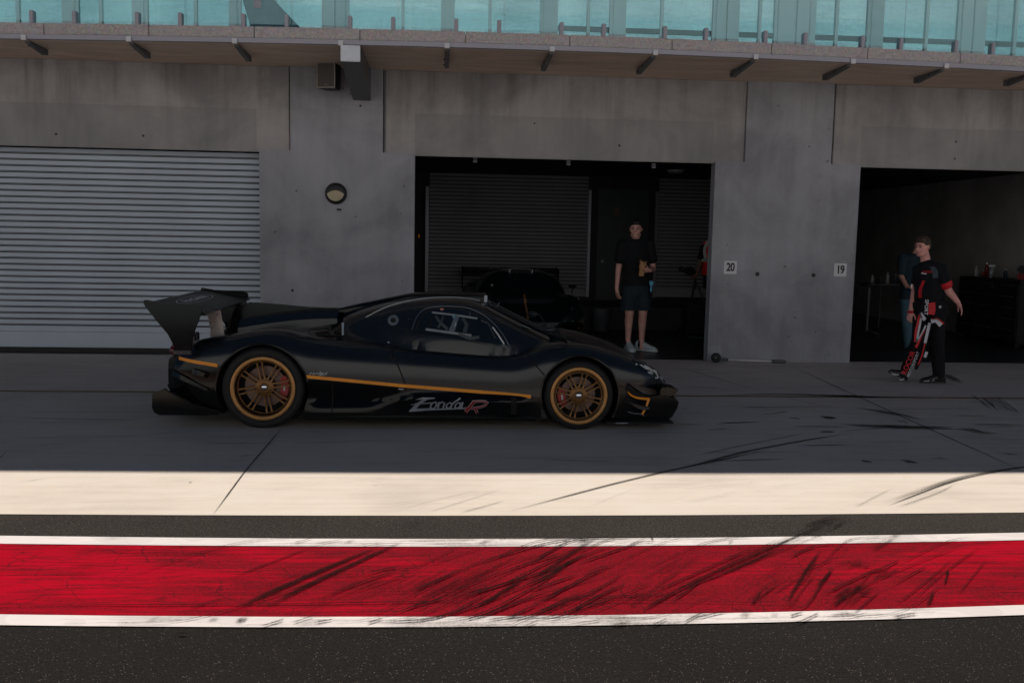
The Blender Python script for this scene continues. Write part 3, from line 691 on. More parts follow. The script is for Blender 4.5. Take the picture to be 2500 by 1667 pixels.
marks += rub(40, 13, -3.4, 6.5, 7.1, 12.8, -6, 8, .2, 1.4, .008, .03, .5, .95)
marks += rub(16, 14, 1.5, 6.5, 7.1, 12.5, -40, 30, .15, .6, .01, .05, .6, 1.0)
tag(ribbons(marks, 'tyre_marks', M['rubber_mark']), kind='structure')
# ------------------------------------------------------------------ the race car (local: x forward, y left, z up; rear axle at x = 0)
def carpaint(name, col, rough, coat, weave=True, spec=.5):
    t = NT(name); g = t.geo(obj=True); n = t.noise(g, 3, 4)
    c = t.ramp(n, [(.3, tuple(v*.8 for v in col)), (.7, tuple(v*1.2 for v in col))])
    h = None
    if weave:
        wv = t.n('TexWave', wave_type='BANDS', bands_direction='DIAGONAL'); t.l(g, wv.inputs[0]); wv.inputs['Scale'].default_value = 40
        c = t.mix(t.math('MULTIPLY', wv.outputs['Fac'], .25), c, c4(*[v*1.7 for v in col]))
    return t.bsdf(c, t.math('ADD', rough, t.math('MULTIPLY', n, .04)), 0, None, coat=coat, spec=spec)
M['satin'] = carpaint('satin_carbon', (.0085, .0115, .0145), .21, .16, spec=.5)
M['gloss'] = carpaint('gloss_carbon', (.003, .0034, .0036), .11, .0, spec=.30)
M['well'] = simple('wheel_well', (.0035, .0035, .004), .8)
M['tyre'] = simple('tyre', (.0085, .0085, .009), .72, var=.25, sc=6)
M['gold'] = simple('gold_rim', (.46, .235, .078), .42, .45, var=.06, sc=4)
M['gold_dark'] = simple('gold_spoke', (.19, .095, .03), .34, .5, var=.1, sc=4)
M['orange'] = simple('orange_stripe', (.86, .31, .012), .35, var=.05)
M['caliper'] = simple('red_caliper', (.36, .004, .010), .35, coat=.1)
M['chrome'] = simple('chrome', (.65, .67, .70), .12, 1.0, var=.03)
M['steel'] = simple('brushed_steel', (.50, .46, .44), .28, .9, var=.08)
M['car_glass'] = carpaint('tinted_glass', (.008, .015, .018), .05, .0, False, .6)
M['tail_red'] = simple('tail_red', (.10, .006, .012), .15, coat=.6)
M['silver_frame'] = simple('silver_frame', (.15, .185, .21), .35, .3)
M['decal_white'] = simple('decal_white', (.52, .56, .58), .4)
M['decal_silver'] = simple('decal_silver', (.30, .33, .37), .3, .3, var=.2, sc=6)
M['decal_red'] = simple('decal_red', (.26, .008, .02), .4)
def disc_mat():
    t = NT('brake_disc'); g = t.geo(obj=True); v = t.n('TexVoronoi'); t.l(g, v.inputs[0]); v.inputs['Scale'].default_value = 42
    c = t.mix(t.math('LESS_THAN', v.outputs['Distance'], .16), (.155, .105, .092, 1), (.03, .025, .022, 1))
    return t.bsdf(c, .38, .5)
M['disc'] = disc_mat()

CX, CYC = -1.562, 9.30
WID = [(-.86,.74),(-.80,.84),(-.6,.935),(-.35,.965),(0,.985),(.4,.98),(.8,.955),(1.3,.935),(1.8,.935),(2.3,.95),(2.8,.975),(3.05,.965),(3.25,.92),(3.42,.84),(3.55,.72),(3.64,.58),(3.69,.40)]
CRE = [(-.86,.60),(-.80,.67),(-.70,.72),(-.6,.757),(-.35,.797),(-.16,.838),(.01,.857),(.17,.850),(.33,.80),(.45,.778),(.66,.757),(1.1,.725),(1.3,.708),(1.76,.676),(2.18,.652),(2.33,.69),(2.47,.750),(2.67,.775),(2.81,.768),(2.97,.742),(3.14,.697),(3.34,.628),(3.53,.565),(3.64,.50),(3.69,.44)]
DEK = [(-.86,.56),(-.6,.66),(-.35,.74),(0,.80),(.4,.85),(.8,.84),(1.2,.80),(2.2,.80),(2.5,.79),(2.8,.68),(3.1,.59),(3.4,.49),(3.55,.435),(3.69,.37)]
BOT = [(-.86,.34),(-.8,.17),(-.4,.135),(.2,.105),(2.4,.105),(3.1,.12),(3.2,.12),(3.45,.20),(3.55,.28),(3.69,.33)]
CABZ = [(.35,.80),(.53,.93),(.75,1.015),(.96,1.075),(1.24,1.128),(1.45,1.15),(1.6,1.153),(1.8,1.142),(1.95,1.105),(2.1,1.03),(2.3,.935),(2.5,.845),(2.7,.765),(2.9,.70)]
CABW = [(.35,.34),(.6,.48),(.9,.66),(1.2,.765),(1.5,.79),(2.0,.79),(2.3,.745),(2.6,.66),(2.9,.5)]
def sm(x, a, b):
    t = min(1, max(0, (x-a)/(b-a))); return t*t*(3-2*t)
def smooth_tab(tab, k=.07):
    xs = np.linspace(-1.0, 3.9, 491); v = np.interp(xs, [t[0] for t in tab], [t[1] for t in tab])
    g = np.exp(-.5*((np.arange(-24, 25)*.01)/k)**2); g /= g.sum()
    vv = np.convolve(np.pad(v, 24, mode='edge'), g, 'valid'); return lambda x: float(np.interp(x, xs, vv))
fW = smooth_tab(WID, .04); fC = smooth_tab(CRE, .045); fD = smooth_tab(DEK, .08); fB = smooth_tab(BOT, .03); fZ = smooth_tab(CABZ, .05); fCW = smooth_tab(CABW, .08)
STZ = [(-.86,.622),(-.74,.608),(-.349,.558),(.355,.478),(1.208,.395),(2.18,.325),(2.351,.308),(4,.19)]
def stripe_z(x): return float(np.interp(x, [t[0] for t in STZ], [t[1] for t in STZ]))-.004
def Tz(x, y):
    a = abs(y); W = fW(x); cr = fC(x)*1.022; d = fD(x)
    w_ = sm(a, .40, .74)
    # gentle rise to a crest at |y| = .80
    z = d*(1-w_)+cr*w_
    zc = fZ(x); wc = fCW(x)
    if .3 < x < 2.95 and a < wc:
        base = .70 if x > 1 else .66
        c = base+(zc-base)*(1-(a/wc)**3.0)**.5
        k = .02; h = max(0, k-abs(c-z))/k
        z = max(c, z)+h*h*k/4
    return z
def section(x):
    W = fW(x); zb = fB(x); zs = stripe_z(x) if x < 2.35 else stripe_z(2.35)
    n = 7.0; pts = []
    def P(th):
        c, s_ = math.cos(th), math.sin(th)
        yf = abs(c)**(2/n); zf = abs(s_)**(2/n); y = W*yf; z = zb+(Tz(x, y)-zb)*zf
        return y, z
    lo, hi = 0, math.pi/2
    if zs < zb+.01: zs = zb+.02
    for _ in range(26):
        mid = (lo+hi)/2
        if P(mid)[1] < zs: lo = mid
        else: hi = mid
    ths = (lo+hi)/2
    z0 = zb
    half = []
    # side, from the sill up to the stripe, evenly in z
    zlist = [zb+(zs-zb)*i/9 for i in range(10)]
    for z in zlist[:-1]:
        a, b = 0, ths
        for _ in range(18):
            mid = (a+b)/2
            if P(mid)[1] < z: a = mid
            else: b = mid
        y = P((a+b)/2)[0]
        # tuck and sculpting of the lower side
        y -= .055*sm(zs-z, .02, .22)*(1-sm(x, 2.2, 2.4))*sm(x, .2, .5)*(1-sm((z-zb)/(zs-zb+1e-6), .0, .55)*.0)
        cz = .235+.085*sm(x, .85, 1.35)-.02*sm(x, 1.5, 2.3)
        y += .050*(1-sm(z, cz-.05, cz+.025))*(1-sm(x, 2.2, 2.38))*sm(x, .3, .5)
        y -= .03*sm(zs-z, .2, .5)*(1 if x < -.3 else 0)
        half.append((y, z))
    half.append(P(ths))
    N = 46
    for i in range(1, N+1):
        u = i/N; th = ths+(math.pi/2-ths)*u**1.25
        y, z = P(th)
        half.append((y, z))
    return half
NS = 150
sx = [-.86+4.55*i/NS for i in range(NS+1)]
vs = []; fs = []
halves = [section(x) for x in sx]; nh = len(halves[0]); ring = 2*nh-1
for x, h in zip(sx, halves):
    for y, z in h[:-1]: vs.append((x, -y, z))
    vs.append((x, 0, h[-1][1]))
    for y, z in reversed(h[:-1]): vs.append((x, y, z))
for i in range(NS):
    for k in range(ring-1): a = i*ring+k; fs.append((a, a+1, a+ring+1, a+ring))
    fs.append((i*ring+ring-1, i*ring, (i+1)*ring, (i+1)*ring+ring-1))
fs.append(tuple(range(ring))); fs.append(tuple(range(NS*ring, NS*ring+ring))[::-1])
CAR = empty('race_car', (CX, CYC, 0))
tag(CAR, 'low black race car with orange stripe and gold wheels driving along the pit lane', 'race car', 'black race cars')
body = mesh('body', vs, fs, M['satin']); body.data.materials.append(M['gloss']); body.data.materials.append(M['well'])
bm = bmesh.new(); bm.from_mesh(body.data); bmesh.ops.recalc_face_normals(bm, faces=bm.faces); bm.to_mesh(body.data); bm.free()
ARCH = [(-.005, .345, .398), (2.795, .318, .350)]
cut = MB()
for cx, cz, r in ARCH:
    for s_ in (-1, 1):
        ys = sorted((s_*.52, s_*1.2)); n = 72; rings = []
        for y in ys: rings.append([(cx+r*math.cos(2*math.pi*k/n), y, cz+r*math.sin(2*math.pi*k/n)) for k in range(n)])
        cut.loft(rings)
# door window openings are glazed with separate panes
co_ = cut.build('cut', M['well']); md = body.modifiers.new('b', 'BOOLEAN'); md.operation = 'DIFFERENCE'; md.solver = 'EXACT'; md.object = co_
evalmesh(body); bpy.data.objects.remove(co_)
me = body.data
while len(me.materials) > 3: me.materials.pop()
for p_ in me.polygons:
    c = p_.center; mi = 0
    for cx, cz, r in ARCH:
        if (c.x-cx)**2+(c.z-cz)**2 < (r+.004)**2 and abs(c.y) < fW(c.x)+.01 and (abs(math.hypot(c.x-cx, c.z-cz)-r) < .006 or abs(p_.normal.y) > .9 and abs(abs(c.y)-.52) < .02): mi = 2
    if c.z < fB(c.x)+.003: mi = 2
    p_.material_index = mi
sharp(me, 34)
# cut the glossy lower parts off the shell as parts of their own
def split(src, pred, name, mat, parent=CAR):
    bm = bmesh.new(); bm.from_mesh(src.data); bmesh.ops.delete(bm, geom=[f for f in bm.faces if not pred(f.calc_center_median(), f)], context='FACES')
    me = bpy.data.meshes.new(name); bm.to_mesh(me); bm.free(); me.materials.append(mat)
    me.polygons.foreach_set('material_index', [0]*len(me.polygons))
    bm = bmesh.new(); bm.from_mesh(src.data); bmesh.ops.delete(bm, geom=[f for f in bm.faces if pred(f.calc_center_median(), f)], context='FACES'); bm.to_mesh(src.data); bm.free()
    o = bpy.data.objects.new(name, me); C.objects.link(o); o.parent = parent; return o
bvh = BVHTree.FromObject(body, bpy.context.evaluated_depsgraph_get())
body.parent = CAR
mi2 = lambda f: f.material_index == 2
for s_ in (-1, 1):
    split(body, lambda c, f: not mi2(f) and c.z < stripe_z(c.x)-.004 and .30 < c.x < 2.46 and c.y*s_ > .5, 'side_skirt', M['gloss'])
split(body, lambda c, f: not mi2(f) and c.z < stripe_z(c.x)-.004 and c.x < -.2, 'rear_bumper', M['gloss'])
for s_ in (-1, 1): split(body, lambda c, f: not mi2(f) and c.z < .42-.10*(c.x-3.1) and c.x > 3.10 and c.y*s_ > 0, 'front_bumper', M['gloss'])

def side(x, z, off=.003, s_=-1):
    h = bvh.ray_cast(Vector((x, s_*2.0, z)), Vector((0, -s_, 0)))
    if h[0] is None: return Vector((x, s_*.9, z))
    return h[0]+Vector((0, s_*off, 0))
def top(x, y, off=.003):
    h = bvh.ray_cast(Vector((x, y, 3)), Vector((0, 0, -1)))
    return (h[0] if h[0] is not None else Vector((x, y, .5)))+Vector((0, 0, off))
def lx(px, py, *a): p = at(px, py, a[-1] if a else 8.4); return (p.x-CX, p.z)
def hitpx(px, py, *a):
    """where the line of sight through a photo pixel meets the car shell"""
    off = a[-1] if a else .003; d = Vector(ray(px, py)).normalized(); o = Vector((-CX, -CYC, CH)); h = bvh.ray_cast(o, d)
    if h[0] is None:
        p = at(px, py, 8.5); q = bvh.find_nearest(Vector((p.x-CX, p.y-CYC, p.z))); return q[0]+q[1]*off
    n = h[1]
    if n.dot(d) > 0: n = -n
    return h[0]+n*off
def ribbon(pts, w0, w1, name, mat, parent, thick=.004, dirn=None, cb=True):
    """flat band following 3-D points on the shell; width measured in the side plane"""
    P = [Vector(p) for p in pts]; vs = []; n = len(P)
    for i, p in enumerate(P):
        d = (P[min(i+1, n-1)]-P[max(i-1, 0)]).normalized(); sd_ = -1 if p.y < 0 else 1
        if dirn is None: u = d.cross(Vector((0, sd_, 0))).normalized()
        else: u = d.cross(dirn).normalized()
        w_ = w0+(w1-w0)*i/(n-1); o_ = Vector((0, sd_*thick, 0)) if dirn is None else dirn*thick
        vs += [p-u*w_/2, p-u*w_/2+o_, p+u*w_/2+o_, p+u*w_/2]
    m_ = MB(); m_.loft([vs[4*i:4*i+4] for i in range(n)]); return m_.build(name, mat, parent)
def dense(pts, k=8):
    """smooth curve through the control points"""
    P = [Vector(p) if len(p) == 3 else Vector((p[0], p[1], 0)) for p in pts]; out = []
    for i in range(len(P)-1):
        a = P[max(i-1, 0)]; b = P[i]; c = P[i+1]; d = P[min(i+2, len(P)-1)]
        for j in range(k):
            t = j/k; out.append(.5*((2*b)+(c-a)*t+(2*a-5*b+4*c-d)*t*t+(3*b-a-3*c+d)*t**3))
    out.append(P[-1]); return out
def lin(pts, k=8):
    P = [Vector((*p, 0)) if len(p) == 2 else Vector(p) for p in pts]
    return [P[i].lerp(P[i+1], j/k) for i in range(len(P)-1) for j in range(k)]+[P[-1]]
for s_ in (-1, 1):      # thin lips round the wheel openings
    for cx, cz, r in ARCH:
        P = []
        for k in range(61):
            a = R(-22+224*k/60); x, z = cx+(r+.004)*math.cos(a), cz+(r+.004)*math.sin(a)
            if z < .13: continue
            P.append(side(x, z, .001, s_))
        ribbon(P, .013, .013, 'arch_lip', M['gloss'], CAR, .006)
# orange pinstripe, both sides
for s_ in (-1, 1):
    for xa_, xb_ in ((-.745, -.385), (.380, 2.352)):
        n = 40; pts = [side(xa_+(xb_-xa_)*i/n, stripe_z(xa_+(xb_-xa_)*i/n), .001, s_) for i in range(n+1)]
        ribbon(pts, .028, .030, 'stripe', M['orange'], CAR, .004)
# panel gaps drawn with thin recess-coloured bands
def seam(px, name='door_gap', w=.012, mat=None, k=6, off=.001, smooth=False):
    pts = [hitpx(p.x, p.y, off) for p in (dense(px, k) if smooth else lin(px, k))]
    o = ribbon(pts, w, w, name, mat or M['well'], body, .0015)
    return o
u2p = lambda L: [(700+u/3.92, 670+v/3.92) for u, v in L]
u3p = lambda L: [(1200+u/3.92, 670+v/3.92) for u, v in L]
u1p = lambda L: [(330+u/3.92, 670+v/3.92) for u, v in L]
seam(u2p([(1160,525),(1095,655)])); seam(u2p([(1010,690),(1015,760),(1045,820),(1145,1075)])); seam(u3p([(300,735),(420,865),(525,985)]), w=.011)
seam(u2p([(0,600),(300,620),(560,640),(1000,700),(1700,765),(2156,795)]), 'shoulder_gap', .006, smooth=True)
seam(u2p([(790,450),(1160,525),(1300,545)]), 'quarter_gap', .005)
ribbon([hitpx(*p, .002) for p in u2p([(985,760),(1000,800),(1030,828)])], .03, .02, 'door_handle', M['well'], body, .003)

def patch(topc, botc, name, mat, parent, nx=26, nz=10, off=.004, project=None, thick=.0):
    """surface between two curves (lists of (x, z) side coordinates), laid on the shell"""
    T = [(p.x, p.y) for p in dense(topc)]; Bc = [(p.x, p.y) for p in dense(botc)]
    x0 = max(T[0][0], Bc[0][0]); x1 = min(T[-1][0], Bc[-1][0]); vs = []; fs = []
    for i in range(nx+1):
        x = x0+(x1-x0)*(.5-.5*math.cos(math.pi*i/nx)); zt = np.interp(x, [p[0] for p in T], [p[1] for p in T]); zb = np.interp(x, [p[0] for p in Bc], [p[1] for p in Bc])
        for j in range(nz+1):
            z = zb+(zt-zb)*j/nz; vs.append(project(x, z, off) if project else side(x, z, off))
    for i in range(nx):
        for j in range(nz): a = i*(nz+1)+j; fs.append((a, a+nz+1, a+nz+2, a+1))
    m_ = MB(); m_.add(vs, fs); return m_.build(name, mat, parent, smooth=True)
# side windows: dark rubber surround, then the pane, then the aluminium slider frame
wt = [(1.318,.862),(1.37,.98),(1.43,1.025),(1.52,1.047),(1.66,1.046),(1.78,1.033),(1.90,.985),(1.995,.915),(2.07,.83),(2.128,.742)]
wb = [(1.318,.858),(1.6,.818),(1.9,.775),(2.128,.738)]
wt2 = [(1.285,.87),(1.33,.985),(1.40,1.045),(1.52,1.068),(1.68,1.068),(1.81,1.052),(1.94,.995),(2.04,.915),(2.11,.83),(2.165,.735)]
wb2 = [(1.285,.86),(1.6,.80),(1.9,.757),(2.165,.715)]
for s_ in (-1, 1):
    pr = lambda x, z, off, s_=s_: side(x, z, off, s_)
    sr = patch(wt2, wb2, 'window_surround', M['satin'], CAR, off=.004, project=pr)
    pn = patch(wt, wb, 'side_window', M['car_glass'], CAR, off=.008, project=pr)
    P = [side(p.x, p.y, .0095, s_) for p in dense(wt, 5)]; ribbon(P, .014, .014, 'window_seal', M['well'], pn, .002)
    P = [side(p.x, p.y, .006, s_) for p in dense(wt2, 5)]; ribbon(P, .005, .005, 'window_highlight', M['silver_frame'], sr, .003)  # second line is a highlight drawn round the window in a paler colour
    if s_ < 0:
        def bar(pts, w_, nm='slider_frame', mt=M['silver_frame']):
            P = [side(*lx(*p, 8.62), .010) for p in lin(pts, 6)]; return ribbon(P, w_, w_, nm, mt, pn, .003)
        bar(u2p([(1390,370),(1600,392),(1825,425)]), .022); bar(u2p([(1330,518),(1550,545),(1765,575)]), .022); bar(u2p([(1640,400),(1610,460),(1575,540)]), .05)
        bar(u2p([(1405,385),(1360,510)]), .012, 'slider_frame', M['well']); bar(u2p([(1590,385),(1610,425)]), .03, 'latch', simple('pale_blue', (.16, .33, .38), .4)); bar(u2p([(1968,500),(2020,570),(2075,655)]), .012, 'window_edge', M['decal_white'])
        bar(u2p([(1470,345),(1500,345)]), .03, 'driver_glove', simple('glove', (.40, .17, .13), .6)); bar(u2p([(1620,455),(1608,490)]), .008, 'slider_glint', M['decal_white'])
        BT = simple('belt_grey', (.035, .05, .058), .6)
        for L_, w_ in (([(1420,400),(1470,460),(1540,520)],.030), ([(1500,400),(1480,450),(1450,505)],.022), ([(1640,560),(1750,600),(1840,590)],.03), ([(1680,420),(1720,480),(1700,545)],.035), ([(1860,440),(1930,470),(1990,600)],.010)): bar(L_ and u2p(L_), w_, 'harness', BT)
        bar(u2p([(1750,370),(1760,400)]), .006, 'window_scratch', M['silver_frame'])
# windscreen
vs = []; fs = []; nx_, ny_ = 20, 24
for i in range(nx_+1):
    x = 1.96+.66*i/nx_
    for j in range(ny_+1):
        y = (-1+2*j/ny_)*(.50+.12*i/nx_); vs.append(top(x, y, .005))
for i in range(nx_):
    for j in range(ny_): a = i*(ny_+1)+j; fs.append((a, a+ny_+1, a+ny_+2, a+1))
m_ = MB(); m_.add(vs, fs); ws = m_.build('windscreen', M['car_glass'], CAR, smooth=True)
P = [top(2.30+.02*i, -.52, .012) for i in range(5)]; ribbon(P, .05, .03, 'inspection_sticker', simple('sticker_white', (.35, .45, .42), .5), ws, .002, dirn=Vector((.45, 0, .9)))
ribbon([top(2.0, -.05, .02), top(2.2, -.12, .02), top(2.42, -.2, .02), top(2.62, -.28, .02)], .02, .015, 'wiper', M['black_plastic'], ws, .01, dirn=Vector((.45, 0, .9)))
# fuel cap, air intake and small details on the flank
c = hitpx(961, 784, .014)
m_ = MB(); m_.lathe([(.026, .002), (.026, -.006), (.048, -.006), (.05, .002)], 28, 'y'); fc = m_.build('fuel_cap', M['silver_frame'], CAR, loc=c, smooth=False)
fc.rotation_euler = (R(-24), 0, 0)
m_ = MB(); m_.lathe([(.001, -.004), (.024, -.004), (.025, .002)], 20, 'y'); m_.build('cap_lock', M['well'], fc)
# shoulder intake: dark recess with a lip and its bright vertical vane
def pxpatch(topc, botc, name, mat, parent, nx=20, nz=6, off=.004):
    T = dense(topc, 6); Bc = dense(botc, 6); vs = []; fs = []
    for i in range(nx+1):
        f_ = i/nx; a = T[round(f_*(len(T)-1))]; b = Bc[round(f_*(len(Bc)-1))]
        for j in range(nz+1): q = b.lerp(a, j/nz); vs.append(hitpx(q.x, q.y, off))
    for i in range(nx):
        for j in range(nz): a = i*(nz+1)+j; fs.append((a, a+nz+1, a+nz+2, a+1))
    m_ = MB(); m_.add(vs, fs); return m_.build(name, mat, parent, smooth=True)
inn = pxpatch(u2p([(190,598),(230,525),(330,482),(530,465)]), u2p([(190,602),(300,618),(420,625),(530,628)]), 'shoulder_intake', M['gloss'], CAR, off=.003)
ribbon([hitpx(*p, .006) for p in u2p([(290,582),(400,585),(525,592)])], .012, .012, 'intake_lip', M['well'], inn, .004)
ribbon([hitpx(*p, .006) for p in u2p([(541,465),(538,585)])], .022, .020, 'intake_vane', M['decal_white'], inn, .012)
ribbon([hitpx(*p, .004) for p in u2p([(965,647),(985,652)])], .008, .008, 'latch_pin', M['decal_white'], body, .003)
for u, v in ((1222,337),(1170,428),(1038,392),(1820,285),(2030,433)):
    c = hitpx(700+u/3.92, 670+v/3.92, .004); m_ = MB(); m_.ball(c, .0055, 8, 6); m_.build('rivet', M['chrome'], body)
# highlight along the roof edge, painted as a white band
ribbon([hitpx(p.x, p.y, .006) for p in dense(u2p([(760,412),(880,350),(1000,301),(1200,252),(1400,227),(1600,224),(1750,236),(1858,256)]))], .007, .005, 'roof_highlight', M['decal_white'], body, .004)

# roof scoop and central fin
m_ = MB(); rings = []
for x, zt, w_, zb in ((.52,.99,.02,.86),(.75,1.05,.07,.93),(1.0,1.103,.12,1.02),(1.25,1.157,.16,1.07),(1.5,1.172,.185,1.09),(1.75,1.172,.195,1.09),(1.97,1.168,.20,1.06)):
    rings.append([(x, -w_, zb), (x, -w_, zt-.03), (x, -w_*.82, zt-.006), (x, 0, zt), (x, w_*.82, zt-.006), (x, w_, zt-.03), (x, w_, zb)])
m_.loft(rings); sc_ = m_.build('roof_scoop', M['gloss'], CAR, ang=40)
m_ = MB(); m_.prism([(-.172, 1.085), (.172, 1.085), (.172, 1.132), (.14, 1.155), (-.14, 1.155), (-.172, 1.132)], 1.965, 1.975, 'x'); m_.build('scoop_mouth', M['well'], sc_)
m_ = MB(); m_.box(1.955, 1.985, -.206, -.196, 1.09, 1.155); m_.box(1.955, 1.985, .196, .206, 1.09, 1.155); m_.build('scoop_lip', M['decal_silver'], sc_)
m_ = MB(); m_.tube([(2.0, -.19, 1.11), (2.03, -.2, 1.05), (2.06, -.2, 1.03), (2.09, -.2, 1.06), (2.10, -.2, 1.09)], .0035, 6); m_.build('scoop_stay', M['silver_frame'], sc_)
fin = [(-.50,.72),(-.46,.93),(-.42,1.005),(-.236,1.043),(0,1.028),(.25,1.008),(.53,.998),(.60,.90),(.5,.80)]
m_ = MB(); m_.prism(fin, -.014, .014); m_.build('tail_fin', M['gloss'], CAR, bevel=.004)
for s_ in (-1, 1):  # engine cover shoulders beside the fin
    m_ = MB(); n = 12; rings = []
    for i in range(n+1):
        x = -.35+.92*i/n; zt = .90+.10*math.sin(math.pi*min(1, i/n*1.02)/2); rings.append([(x, s_*.30, .70), (x, s_*(.30-.01), zt-.08), (x, s_*.20, zt-.01), (x, s_*.05, zt-.03), (x, s_*.05, .70)])
    m_.loft(rings); m_.build('engine_cover', M['satin'], CAR, ang=40)

# rear wing
EP = [(-1.000,1.110),(-.985,1.122),(-.955,1.118),(-.86,1.100),(-.70,1.094),(-.56,1.092),(-.515,1.078),(-.500,1.045),(-.520,.985),(-.565,.865),(-.590,.76),(-.598,.665),(-.745,.668),(-.745,.72),(-.80,.83),(-.90,.955),(-.985,1.068)]
wing = empty('rear_wing', (0, 0, 0)); wing.parent = CAR
m_ = MB(); rings = []
M['wing_skin'] = simple('wing_skin', (.004, .009, .009), .38, spec=.10)
prof = [(-.985,1.094),(-.90,1.086),(-.78,1.064),(-.62,1.036),(-.50,1.016),(-.478,1.006),(-.49,.994),(-.62,.998),(-.78,1.030),(-.90,1.064)]
for y in [-.955+1.91*i/16 for i in range(17)]:
    dz = .012*(1-abs(y)/.955); rings.append([(x, y, z-dz*0) for x, z in prof])
m_.loft(rings); wp = m_.build('wing_plane', M['wing_skin'], wing, ang=50)
for s_ in (-1, 1):
    m_ = MB(); m_.prism(EP, s_*.958, s_*.978); ep = m_.build('endplate', M['gloss'], wing, bevel=.006)
    m_ = MB()
    m_.box(-.755, -.600, s_*.979 if s_ > 0 else -.986, .986 if s_ > 0 else -.979, .655, .69)
    m_.build('endplate_foot', M['black_plastic'], ep)
    for x in (-.73, -.68, -.62):
        m_ = MB(); m_.ball((x, s_*.988, .672), .005, 8, 5); m_.build('bolt', M['chrome'], ep)
    m_ = MB(); m_.prism([(-.60,1.000),(-.47,1.000),(-.455,.90),(-.44,.78),(-.43,.70),(-.58,.68),(-.56,.80),(-.575,.90)], s_*.44, s_*.455); m_.build('pylon', M['steel'] if s_ < 0 else M['gloss'], wing, bevel=.003)
m_ = MB(); m_.prism([(-.42,1.0),(-.25,.99),(-.30,.88),(-.34,.74),(-.46,.74),(-.44,.85)], .60, .615); m_.build('pylon', M['gloss'], wing)
def decal_text(text, size, mat, name, parent, xf, project=None, extrude=.0006, spacing=1, offset=.0, shear=0):
    cu = bpy.data.curves.new(name, 'FONT'); cu.body = text; cu.size = size; cu.align_x = 'CENTER'; cu.align_y = 'CENTER'; cu.extrude = extrude; cu.space_character = spacing; cu.offset = offset; cu.shear = shear; cu.resolution_u = 4
    o = bpy.data.objects.new(name, cu); C.objects.link(o); dg = bpy.context.evaluated_depsgraph_get(); me = bpy.data.meshes.new_from_object(o.evaluated_get(dg)); bpy.data.objects.remove(o)
    me.transform(xf)
    if project:
        for v in me.vertices: v.co = project(v.co)
    me.materials.clear(); me.materials.append(mat); q = bpy.data.objects.new(name, me); C.objects.link(q); q.parent = parent; return q
# lettering on the wing plane (reads from the side)
sl_ = math.atan2(.066-.038, .16)  # slope of the upper skin
def wing_xf(cx, cy): return Matrix.Translation((cx, cy, 1.0)) 
def on_wing(co_):
    x, y = co_.x, co_.y; z = np.interp(x, [p[0] for p in reversed(prof[:6])][::-1], [p[1] for p in prof[:6]]); return Vector((x, y, float(z)+.002+co_.z))
h = at(474, 731, CYC); wcx = -.80
M['wing_white'] = simple('wing_white', (.80, .84, .86), .6)
decal_text('PAGANI', .27, M['wing_white'], 'wing_lettering', wp, Matrix.Translation((wcx, -.02, 0)) @ Matrix.Rotation(R(90), 4, 'Z') @ Matrix.Diagonal((.80, .36, 1, 1)), on_wing, extrude=.0003, spacing=1.06, offset=.004)
m_ = MB(); n = 48; vs = []
for k in range(n):
    t_ = 2*math.pi*k/n
    for r_ in (1.0, .965):
        p_ = on_wing(Vector((wcx+.085*(1-(1-r_)*1.6)*math.cos(t_), -.02+.60*r_*math.sin(t_), 0))); vs.append(p_)
m_.add(vs, [(2*k, 2*k+1, (2*k+3) % (2*n), (2*k+2) % (2*n)) for k in range(n)]); m_.build('wing_oval', M['wing_white'], wp)

# tail lamps, exhaust, rear strakes
for s_ in (-1, 1):
    for j, (x, z, r_) in enumerate(((-.815,.66,.045),(-.79,.715,.035))):
        m_ = MB(); m_.ball((x, s_*(.74+.03*j), z), (r_*.8, r_, r_), 14, 10); m_.build('tail_lamp', M['tail_red'], CAR, smooth=True)
    st = [(-.938,.300),(-.920,.318),(-.83,.36),(-.80,.33),(-.66,.245),(-.50,.185),(-.36,.160),(-.355,.142),(-.37,.128),(-.50,.122),(-.88,.122),(-.925,.145),(-.942,.19)]
    m_ = MB(); m_.prism(st, s_*.955, s_*.985); m_.build('rear_strake', M['gloss'], CAR, bevel=.006)
    m_ = MB(); m_.prism([(-.93,.298),(-.80,.335),(-.60,.222),(-.44,.165),(-.46,.155),(-.62,.205),(-.80,.29),(-.93,.28)], s_*.60, s_*.956); m_.build('diffuser_shelf', M['gloss'], CAR)
    # louvres of the rear bumper corner
    for (a, b, c_, d_) in (((-.80,.475),(-.66,.425),(-.47,.345),(-.76,.44)), ((-.60,.505),(-.47,.47),(-.40,.385),(-.58,.46))):
        P = [side(x, z, .0, s_) for x, z in (a, b, c_)]; P = dense(P, 6)
        ribbon(P, .05, .018, 'bumper_louvre', M['gloss'], CAR, .028)
m_ = MB(); m_.prism([(-.90,.14),(-.70,.125),(-.70,.34),(-.90,.36)], -.60, .60); m_.build('diffuser', M['well'], CAR)
for y in (-.4, -.2, 0, .2, .4):
    m_ = MB(); m_.prism([(-.97,.30),(-.90,.34),(-.75,.34),(-.75,.12),(-.95,.12)], y-.005, y+.005); m_.build('diffuser_vane', M['gloss'], CAR)
for a, b in ((-.06,.72),(.06,.72),(-.06,.60),(.06,.60)):
    m_ = MB(); m_.lathe([(.035,.06),(.038,0),(.045,0),(.045,.1)], 20, 'x', (-.90, a, b-.02)); m_.build('exhaust_pipe', M['steel'], CAR, smooth=True)

